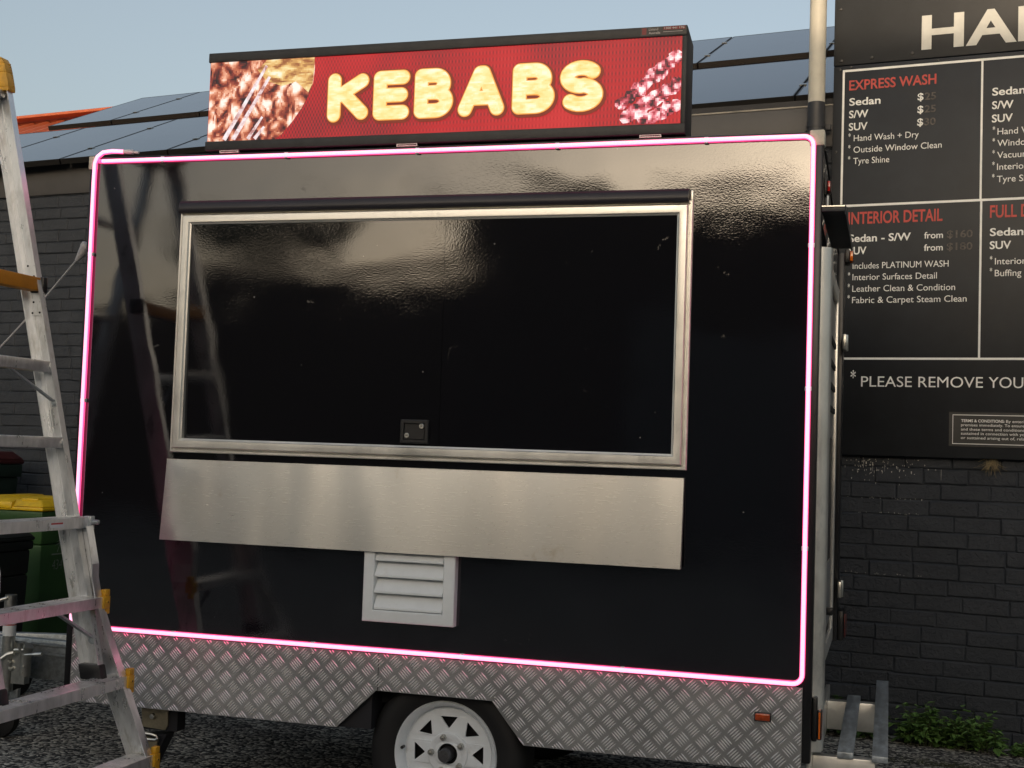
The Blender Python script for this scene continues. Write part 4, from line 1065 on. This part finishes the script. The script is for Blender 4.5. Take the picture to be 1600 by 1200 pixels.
# sticker on the top bezel
b = MB(); b.add([(-.898, -.0178, 2.974), (-.733, -.0178, 2.974), (-.733, -.0178, 3.005), (-.898, -.0178, 3.005)], [(0, 1, 2, 3)])
stk = b.build('maker_sticker', mat('sticker_dark', (0.05, 0.045, 0.042), 0.5, var=0.2), LS, smooth=0)
b = MB(); b.add([(-.815, -.0184, 2.992), (-.735, -.0184, 2.992), (-.735, -.0184, 3.004), (-.815, -.0184, 3.004)], [(0, 1, 2, 3)]); b.add([(-.893, -.0184, 2.978), (-.877, -.0184, 2.978), (-.877, -.0184, 3.002), (-.893, -.0184, 3.002)], [(0, 1, 2, 3)])
b.build('red_band', mat('sticker_red_band', (0.22, 0.03, 0.03), 0.5), stk, smooth=0)
b = MB(); put_text(b, '1300 441 170', -.811, -.739, 2.9945, .0072, -.0190, .02); put_text(b, 'Listend', -.868, -.834, 2.992, .009, -.0190, .01); put_text(b, 'Australia', -.868, -.826, 2.979, .008, -.0190, .01); 
b.add([(-.815, -.0190, 2.984), (-.745, -.0190, 2.984), (-.745, -.0190, 2.9855), (-.815, -.0190, 2.9855)], [(0, 1, 2, 3)])
b.build('lettering', mat('sticker_white', (0.5, 0.46, 0.44), 0.5), stk, smooth=0)
for x0, x1 in ((-2.592, -2.510), (-1.836, -1.752), (-.893, -.814)):
    b = MB(); b.box(x0, x1, -.012, -.008, 2.6085, 2.6114); b.box(x0, x0 + .003, -.012, -.008, 2.601, 2.6084); b.box(x1 - .003, x1, -.012, -.008, 2.601, 2.6084); b.box(x0, x1, -.0079, .06, 2.6025, 2.6055)
    b.build('mount_bracket', mat('pale_bracket', (0.7, 0.68, 0.66), 0.4, 0.2), LS, smooth=0)

# ------------------------------------------------------------------ step ladder
LD = thing('step_ladder', (-2.9, -.65, 0), 'tall aluminium step ladder with yellow caps and an orange rung beside the trailer', 'ladder')
SLP = -.2456
def lx(z): return -2.866 + (z - .598) * SLP          # left edge of the inner rail
def rail(y, face, z0, z1, dx=0.0, wd=.082, dp=.032):
    """channel rail: web at y, flanges towards 'face' (-1 camera side / +1)"""
    b = MB(); th = .0035
    for (a0, a1, y0, y1) in ((0, wd, 0, th), (0, th, th, dp), (wd - th, wd, th, dp)):
        p = []
        for z in (z0, z1):
            x = lx(z) + dx
            for (q, yy) in ((a0, y0), (a1, y0), (a1, y1), (a0, y1)): p.append((x + q, y + yy * face, z))
        b.hexa(p)
    for a0 in (.024, .056):
        p = []
        for z in (z0, z1):
            x = lx(z) + dx
            for (q, yy) in ((a0, th), (a0 + .004, th), (a0 + .004, th + .003), (a0, th + .003)): p.append((x + q, y + yy * face, z))
        b.hexa(p)
    return b
OPATH = [(1.12, -2.950), (.98, -2.916), (.93, -2.914), (.857, -2.905), (.687, -2.857), (.553, -2.815), (.41, -2.768), (.258, -2.720), (.02, -2.645)]
def flare(z, fc): return max(0., (.93 - z) / .63) * (.11 if fc < 0 else .26)
def opx(z):
    for (za, xa), (zb_, xb_) in zip(OPATH, OPATH[1:]):
        if zb_ <= z <= za: return xa + (xb_ - xa) * (za - z) / (za - zb_)
for y, fc in ((-.345, -1), (-.935, 1)):
    rail(y, fc, .60, 2.80).build('inner_rail', M_lad, LD, smooth=0)
    b = MB(); p = []
    for z in (.556, .612):
        x = lx(z)
        for (q, yy) in ((-.004, .006), (.088, .006), (.088, -.037), (-.004, -.037)): p.append((x + q, y + yy * -fc, z))
    b.hexa(p); b.build('foot', M_blackplastic, LD, bevel=0.006)
    # yellow end cap
    b = MB()
    zs = [2.785, 2.80, 2.86, 2.895, 2.918, 2.925]; ex = [.008, .012, .012, .010, .0, -.02]
    rings = []
    for z, e in zip(zs, ex):
        x = lx(z); rings.append([(x - e, y + .006 * -fc, z), (x + .082 + e, y + .006 * -fc, z), (x + .082 + e, y - .038 * -fc, z), (x - e, y - .038 * -fc, z)])
    for i in range(len(rings) - 1): b.hexa(rings[i] + rings[i + 1])
    for k in range(9):
        z = 2.808 + k * .011; x = lx(z)
        b.box(x - .013, x + .096, min(y - fc * -.0075, y - fc * .0), max(y - fc * -.0075, y), z, z + .004)
    b.build('end_cap', M_yel, LD, bevel=0.005)
    # outer rail, flared forwards and outwards
    b = MB(); ln = .042
    def oy(z): return y - fc * (.006 + flare(z, fc))
    for (a0, a1, y0, y1) in ((0, .085, 0, .0035), (.0815, .085, .0035, ln), (0, .0035, .0035, ln)):
        for i in range(len(OPATH) - 1):
            p = []
            for (z, xx) in (OPATH[i + 1], OPATH[i]):
                for (q, yy) in ((a0, y0), (a1, y0), (a1, y1), (a0, y1)): p.append((xx + q, oy(z) + yy * fc, z))
            if a0 == 0 and a1 < .01 and OPATH[i][0] > .6: continue
            b.hexa(p)
    b.build('outer_rail', M_lad, LD, smooth=0)
    yo = oy(.02)
    b = MB(); b.box(OPATH[-1][1] - .02, OPATH[-1][1] + .10, yo - .03, yo + .03, .0005, .045); b.build('ground_foot', M_blackplastic, LD, bevel=0.008)
# inner rungs: orange one then aluminium ones
for z, M, nm in ((2.028, M_org, 'orange_rung'), (1.712, M_lad, 'rung'), (1.426, M_lad, 'rung')):
    x = lx(z) + .024; hh = .026 if M is M_org else .021
    b = MB(); b.box(x, x + .054, -.926, -.354, z - hh, z + hh)
    ro = b.build(nm, M, LD, bevel=0.004)
    if M is M_org:
        b = MB(); b.box(x + .006, x + .066, -.3535, -.326, z - .032, z + .030); b.build('rung_socket', M_blackplastic, ro, bevel=0.005)
        for dz in (.05, -.09):
            b = MB(); zz = z + dz; b.box(lx(zz) + .018, lx(zz) + .068, -.3535, -.3495, zz - .03, zz + .035); b.cur = 1
            for q in ((.026, -.02), (.058, -.018), (.028, .022), (.060, .024)): b.lathe([(0, -.356), (.004, -.3555), (.004, -.353)], (lx(zz) + q[0], 0, zz + q[1]), 'y', 8)
            b.build('rivet_plate', [M_lad, M_dark], ro, smooth=0)
# braces under rungs
for z in (1.712, ):
    b = MB(); b.bar((lx(z) + .04, -.56, z - .02), (lx(1.585) + .066, -.358, 1.575), .018, .006); b.lathe([(0, -.372), (.012, -.371), (.014, -.358)], (lx(1.575) + .066, 0, 1.575), 'y', 12); b.build('brace', M_galv, LD)
# wide treads of the outer frame
treads = [1.130, .836, .542, .250]
for i, z in enumerate(treads):
    xr = -2.882 if i == 0 else opx(z) + .088
    yf = -.330 if i == 0 else -.345 + flare(z, -1) + .012
    b = MB(); dp = .090; x1 = xr; x0 = xr - dp
    y0, y1 = -.945 - flare(z, 1), yf
    h_ = .020
    b.box(x0, x1, y0, y1, z - h_ * .1, z + h_)
    b.box(x1 - .004, x1 + .002, y0, y1, z - h_, z + h_)
    b.box(x0 - .001, x0 + .003, y0, y1, z - h_ * .9, z - h_ * .11)
    for k in range(5):
        b.box(x0 + .010 + k * .014, x0 + .016 + k * .014, y0 + .002, y1 - .002, z + h_ + .0002, z + h_ + .002)
    tr = b.build('tread', M_lad, LD, bevel=0.0012, seg=1)
    if i == 0:
        b = MB(); b.box(x1 - .02, x1 + .010, -.346, -.318, z - .026, z + .024); b.tube([(x1 + .0, -.33, z + .002), (x1 + .035, -.33, z + .002)], .009, 12); b.build('spring_pin', M_galv, tr, bevel=0.003)
        b = MB(); b.add([(x1 + .0026, -.58, z - .010), (x1 + .0026, -.50, z - .010), (x1 + .0026, -.50, z + .008), (x1 + .0026, -.58, z + .008)], [(0, 1, 2, 3)]); b.cur = 1
        b.add([(x1 + .0032, -.575, z + .001), (x1 + .0032, -.505, z + .001), (x1 + .0032, -.505, z + .007), (x1 + .0032, -.575, z + .007)], [(0, 1, 2, 3)])
        b.build('warning_sticker', [M_white, mat('sticker_warning_red', (0.5, 0.05, 0.05), 0.5)], tr, smooth=0)
    else:
        b = MB()
        b.box(x1 - .024, x1 + .010, yf - .022, yf + .018, z - .024, z + .022)
        b.box(x1 - .016, x1 + .005, yf - .008, yf + .022, z + .0221, z + .046); b.box(x1 - .010, x1 + .007, yf - .008, yf + .022, z - .045, z - .0241)
        b.cur = 1; b.lathe([(0, .0135), (.006, .013), (.007, .009)], (x1, yf, z), 'x', 10)
        b.build('tread_clamp', [M_yel, M_dark], tr, bevel=0.005)
for z, xr in ((.836, -2.804), ):
    b = MB(); b.bar((xr - .05, -.55, z - .02), (lx(.69) + .066, -.352, .70), .022, .008); b.lathe([(0, -.372), (.014, -.371), (.016, -.356)], (lx(.70) + .066, 0, .70), 'y', 12); b.build('brace', M_galv, LD)
# back frame on the far left carries the other half of the ladder
for y in (-.40, -.88):
    b = MB(); b.bar((-3.46, y, 2.80), (-4.10, y, .02), .03, .06, (1, 0, 0)); b.build('back_rail', M_lad, LD, bevel=0.003)
for k in range(6):
    z = .35 + k * .42; x = -4.10 + .64 * (z - .02) / 2.78
    b = MB(); b.box(x - .02, x + .02, -.864, -.416, z - .015, z + .015); b.build('back_rung', M_lad, LD, bevel=0.003)
b = MB(); b.box(-3.50, -3.34, -.93, -.36, 2.76, 2.79); b.build('top_tray', M_lad, LD, bevel=0.004)

# ------------------------------------------------------------------ wheelie bins
def bin_(name, loc, rz, wd, dp, h, Mb, Ml, label, rim_h=.06, taper=.82, front_grip=True):
    """loc: ground point under the middle; x = width, front is -y"""
    t = thing(name, loc, label, 'wheelie bin', rz)
    def ring(k, z, dy=0): return [(-wd / 2 * k, -dp / 2 * k + dy, z), (wd / 2 * k, -dp / 2 * k + dy, z), (wd / 2 * k, dp / 2 * k + dy, z), (-wd / 2 * k, dp / 2 * k + dy, z)]
    b = MB(); zt = h * .93
    prev = ring(taper, .03, .03)
    for k, z, dy in ((taper, .06, .03), (.93, zt - rim_h - .14, .01), (.95, zt - rim_h - .0, .008)):
        cur = ring(k, z, dy); b.hexa(prev + cur); prev = cur
    b.build('bin_body', Mb, t, local=True, bevel=0.018)
    b = MB(); b.hexa(ring(1.0, zt - rim_h + .001) + ring(1.01, zt)); b.build('rim', Mb, t, local=True, bevel=0.008)
    b = MB()
    lo = ring(1.03, zt + .002); md = ring(1.03, zt + h * .025); tp_ = ring(.86, zt + h * .065)
    b.hexa(lo + md); b.hexa([(x, y, z + .0005) for x, y, z in md] + tp_)
    if front_grip:
        b.hexa([(-wd * .16, -dp * .530, zt + .012), (wd * .16, -dp * .530, zt + .012), (wd * .14, -dp * .36, zt + .03), (-wd * .14, -dp * .36, zt + .03),
                (-wd * .16, -dp * .525, zt + h * .05), (wd * .16, -dp * .525, zt + h * .05), (wd * .14, -dp * .34, zt + h * .075), (-wd * .14, -dp * .34, zt + h * .075)])
        b.box(-wd * .40, -wd * .2, -dp * .45, dp * .4, zt + h * .05, zt + h * .072)
        b.box(wd * .2, wd * .40, -dp * .45, dp * .4, zt + h * .05, zt + h * .072)
    b.build('lid', Ml, t, local=True, bevel=0.010)
    for sx in (-1, 1):
        b = MB(); b.lathe([(.02, -.025), (.08, -.025), (.1, -.015), (.1, .015), (.08, .025), (.02, .025), (.02, -.025)], (sx * wd * .46, dp * .42, .1), 'x', 24); b.build('wheel', M_rub, t, local=True)
    b = MB(); b.tube([(-wd * .4, dp * .56, zt - .03), (wd * .4, dp * .56, zt - .03)], .016, 10); b.box(-wd * .4, -wd * .36, dp * .47, dp * .56, zt - .05, zt - .01); b.box(wd * .36, wd * .4, dp * .47, dp * .56, zt - .05, zt - .01); b.build('handle', Mb, t, local=True)
    return t
gb = bin_('wheelie_bin', (-5.15, 2.42, 0), 0, .60, .66, 1.075, M_bing, M_liday, 'green wheelie bin with yellow lid against the brick wall behind the ladder')
# print on its side
b = MB()
def sidep(p): return (.2805 + .004 + (p[2] - .7) * .055, p[0], p[2])
put_text(b, '434', -.185, -.085, .645, .060, 0, -.008, sidep)
for x0, x1, z in ((-.17, -.05, .90), (-.20, -.06, .735)):
    b.add([sidep((x0, 0, z)), sidep((x1, 0, z)), sidep((x1, 0, z + .008)), sidep((x0, 0, z + .008))], [(0, 1, 2, 3)])
for k in range(5):
    x0 = -.18 + k * .012; b.add([sidep((x0, 0, .79 + .02 * k)), sidep((x0 + .05, 0, .80 + .02 * k)), sidep((x0 + .045, 0, .808 + .02 * k))], [(0, 1, 2)])
b.add([sidep((-.15, 0, .75)), sidep((-.143, 0, .75)), sidep((-.09, 0, .88)), sidep((-.098, 0, .88))], [(0, 1, 2, 3)])
b.build('printing', M_binw, gb, local=True, smooth=0)
bin_('wheelie_bin', (-6.28, 3.02, 0), 0, .78, .50, 1.345, M_bindg, M_lidr, 'tall dark green bin with dark red lid, standing behind the yellow lidded bin', rim_h=.09, front_grip=False)
bin_('wheelie_bin', (-4.90, 1.52, 0), 0, .50, .46, .925, M_binb, M_binb, 'black lidded dark wheelie bin, nearest the trailer drawbar', rim_h=.05, front_grip=False)

# ------------------------------------------------------------------ extension cord with plug
EC = thing('extension_cord', (-3.33, .2, 2.27), 'white extension cord and plug hanging off the trailer corner', 'cord')
b = MB()
A, B = Vector((-3.369, .2, 2.217)), Vector((-4.25, .2, 1.42))
pts = [A.lerp(B, k / 14) + Vector((0, 0, -.055 * math.sin(math.pi * k / 14))) for k in range(15)] + [Vector((-4.6, .3, .9)), Vector((-4.75, .5, .3)), Vector((-4.8, .7, .01))]
b.tube(pts, .0042, 8); b.build('cable', M_cable, EC)
b = MB(); d_ = Vector((.045, 0, .057)).normalized(); p0 = Vector((-3.369, .2, 2.217))
b.tube([p0 - d_ * .012, p0 + d_ * .01, p0 + d_ * .03, p0 + d_ * .055], .008, 12, r1=.024); b.tube([p0 + d_ * .0551, p0 + d_ * .06, p0 + d_ * .075], .026, 12)
b.tube([p0 + d_ * .0751, Vector((-3.20, .2, 2.33))], .006, 8)
b.build('plug', M_cable, EC, smooth=50)

# ------------------------------------------------------------------ weeds along the wall
def weed(loc, wdt, hgt, n, seed, label, M, lsz=.064):
    t = thing('weed_clump', loc, label, 'weeds', 0, 'weeds growing along the foot of the wall')
    rs = random.Random(seed); lf, st = MB(), MB()
    for i in range(max(8, n // 14)):
        x = rs.gauss(0, wdt * .33); y = rs.uniform(-.11, .03); h_ = hgt * rs.uniform(.45, 1.0) * (1 - .35 * abs(x) / (wdt * .6))
        tx, ty = x + rs.gauss(0, .05), y - rs.uniform(0, .08)
        pts = [Vector((x + (tx - x) * f_ * f_, y + (ty - y) * f_, h_ * f_)) for f_ in (0, .35, .7, 1)]
        st.tube(pts, .003, 5, r1=.0014)
        for k in range(14):
            f_ = rs.uniform(.15, 1.03); p = Vector((x + (tx - x) * f_ * f_, y + (ty - y) * f_, h_ * f_))
            a_ = rs.uniform(0, 6.283); L_ = lsz * rs.uniform(.55, 1.15) * (1.1 - .45 * f_); W_ = L_ * rs.uniform(.5, .68)
            dr = Vector((math.cos(a_), math.sin(a_), rs.uniform(-.45, .5))).normalized()
            sd_ = dr.cross(Vector((0, 0, 1))).normalized(); nn = sd_.cross(dr)
            b0 = p + dr * .012; dp_ = -nn * L_ * .10
            v_ = [b0, b0 + dr * L_ * .30 + sd_ * W_ * .5 + nn * .004, b0 + dr * L_ * .62 + sd_ * W_ * .36, b0 + dr * L_ + dp_, b0 + dr * L_ * .62 - sd_ * W_ * .36, b0 + dr * L_ * .30 - sd_ * W_ * .5 + nn * .004, b0 + dr * L_ * .32 - nn * .004, b0 + dr * L_ * .62 - nn * .006]
            lf.add(v_, [(0, 1, 6), (1, 2, 7, 6), (2, 3, 7), (3, 4, 7), (4, 5, 6, 7), (5, 0, 6)])
    lf.build('leaves', M, t, local=True, smooth=0); st.build('stems', M_stem, t, local=True)
    return t
weed((.21, 2.66, 0), .22, .25, 460, 1, 'leafy green weed clump, left half of the patch by the wall', M_leaf)
weed((.43, 2.64, 0), .26, .21, 420, 2, 'low leafy weed clump tapering right along the wall foot', M_leaf)
weed((.36, 2.66, 0), .06, .245, 60, 12, 'single tall leafy weed stalk rising from the patch', M_leaf, .055)
weed((-.30, 2.74, 0), .24, .26, 260, 3, 'dark weeds behind the rear step, close to the trailer', M_leaf2)
weed((-.08, 2.72, 0), .20, .15, 200, 4, 'dark low weeds seen through the rear step rails', M_leaf2)
weed((.72, 2.63, 0), .10, .09, 60, 6, 'small weed tuft at the right edge of the wall', M_leaf)
# grass blades and litter on the ground
gr = MB(); rs = random.Random(31)
for i in range(420):
    x = rs.gauss(.36, .16); y = 2.12 + rs.gauss(0, .03) - .12 * (x - .3); l = rs.uniform(.02, .07); a_ = rs.uniform(0, 6.28)
    dx, dy = math.cos(a_) * l, math.sin(a_) * l
    gr.add([(x, y, 0.001), (x + .004, y + .001, 0.001), (x + dx, y + dy, l * rs.uniform(.15, .5))], [(0, 1, 2)])
tag(gr.build('grass', mat('dry_grass', (0.06, 0.065, 0.025), 0.8, var=0.5, vscale=30), smooth=0), kind='stuff')
for i, (x, y, s_, lb) in enumerate(((-.02, 2.52, .022, 'white plastic scrap on the asphalt behind the rear step rails'), (.28, 2.50, .010, 'tiny white scrap in front of the leafy weeds'), (.64, 2.60, .012, 'white scrap at the wall foot, right of the weeds'))):
    b = MB(); pts = [(math.cos(k * .9) * s_ * (1 + .3 * math.sin(k * 2.1)), math.sin(k * .9) * s_ * .6, .003) for k in range(7)]
    b.add(pts + [(0, 0, s_ * .45)], [(k, (k + 1) % 7, 7) for k in range(7)])
    o = b.build('litter_scrap', M_white, smooth=60); o.location = (x, y, 0.001); tag(o, lb, 'litter')

# ------------------------------------------------------------------ what stands behind the camera (seen only as reflections)
sh = thing('workshop_building', (6, -20, 0), 'long low dark workshop across the yard, reflected in the trailer', 'building')
b = MB(); b.box(-7.0, 26, -26, -16, 0, 5.45); b.prism([(-7.6, 5.45), (26.6, 5.45), (26.6, 5.57), (-7.6, 5.57)], -26.5, -15.4)
b.build('wall', mat('workshop_brick', (0.06, 0.045, 0.035), 0.8, var=0.3, vscale=2), sh, smooth=0)
b = MB(); b.add([(-7.6, -15.4, 5.58), (26.6, -15.4, 5.58), (26.6, -21, 6.05), (-7.6, -21, 6.05)], [(0, 1, 2, 3)]); b.add([(-7.6, -26.5, 5.58), (26.6, -26.5, 5.58), (26.6, -21, 6.05), (-7.6, -21, 6.05)], [(0, 1, 2, 3)]); b.build('roof', M_roof, sh, smooth=0)
for k in range(4):
    x = -4 + k * 7; b = MB(); b.box(x, x + 3.2, -15.99, -15.9, .02, 3.4); b.build('roller_door', mat('roller_door_grey', (0.10, 0.10, 0.10), 0.5, var=0.1), sh, smooth=0)
b = MB(); b.box(-60, -7.001, -16.4, -16.2, 0, 3.95)
tag(b.build('timber_fence', mat('weathered_timber', (0.07, 0.05, 0.035), 0.8, var=0.4, vscale=3, stretch=(6, 1, .4)), smooth=0), 'dark timber fence across the yard, reflected in the trailer', 'fence')
def tree(loc, h, r_, seed, label, n=2600):
    t = thing('yard_tree', loc, label, 'tree', 0, 'trees across the yard, reflected in the trailer')
    rs = random.Random(seed); tr_, cw = MB(), MB()
    tr_.tube([(0, 0, 0), (.05, .02, h * .3), (-.04, 0, h * .6), (0, 0, h * .8)], .16, 10, r1=.06)
    cl = []
    for k in range(12):
        a_ = rs.uniform(0, 6.28); q = Vector((math.cos(a_) * r_ * rs.uniform(.2, .8), math.sin(a_) * r_ * rs.uniform(.2, .8), h * rs.uniform(.86, .96)))
        tr_.tube([(0, 0, h * .5), tuple(q * .6 + Vector((0, 0, h * .22))), tuple(q)], .05, 6, r1=.015); cl.append((q, r_ * rs.uniform(.18, .32)))
    for i in range(n):
        c0, cr0 = rs.choice(cl); d_ = Vector((rs.gauss(0, 1), rs.gauss(0, 1), rs.gauss(0, .7))).normalized() * cr0 * rs.random() ** .5
        p = c0 + d_; u_ = Vector((rs.gauss(0, 1), rs.gauss(0, 1), rs.gauss(0, 1))).normalized() * .13; v_ = u_.cross(Vector((rs.gauss(0, 1), rs.gauss(0, 1), rs.gauss(0, 1)))).normalized() * .07
        cw.add([p - u_, p + v_, p + u_, p - v_], [(0, 1, 2, 3)])
    tr_.build('trunk', mat('tree_bark', (0.05, 0.04, 0.03), 0.9, var=0.3), t, local=True); cw.build('crown', M_leaf2, t, local=True, smooth=0)
tree((-11.2, -17.2, 0), 5.4, 2.1, 41, 'broad tree above the timber fence, nearest the workshop')
tree((-19.5, -19, 0), 5.2, 2.2, 42, 'round tree further along the timber fence')
tree((-24.5, -18, 0), 6.4, 2.8, 43, 'large tree at the far end of the timber fence')
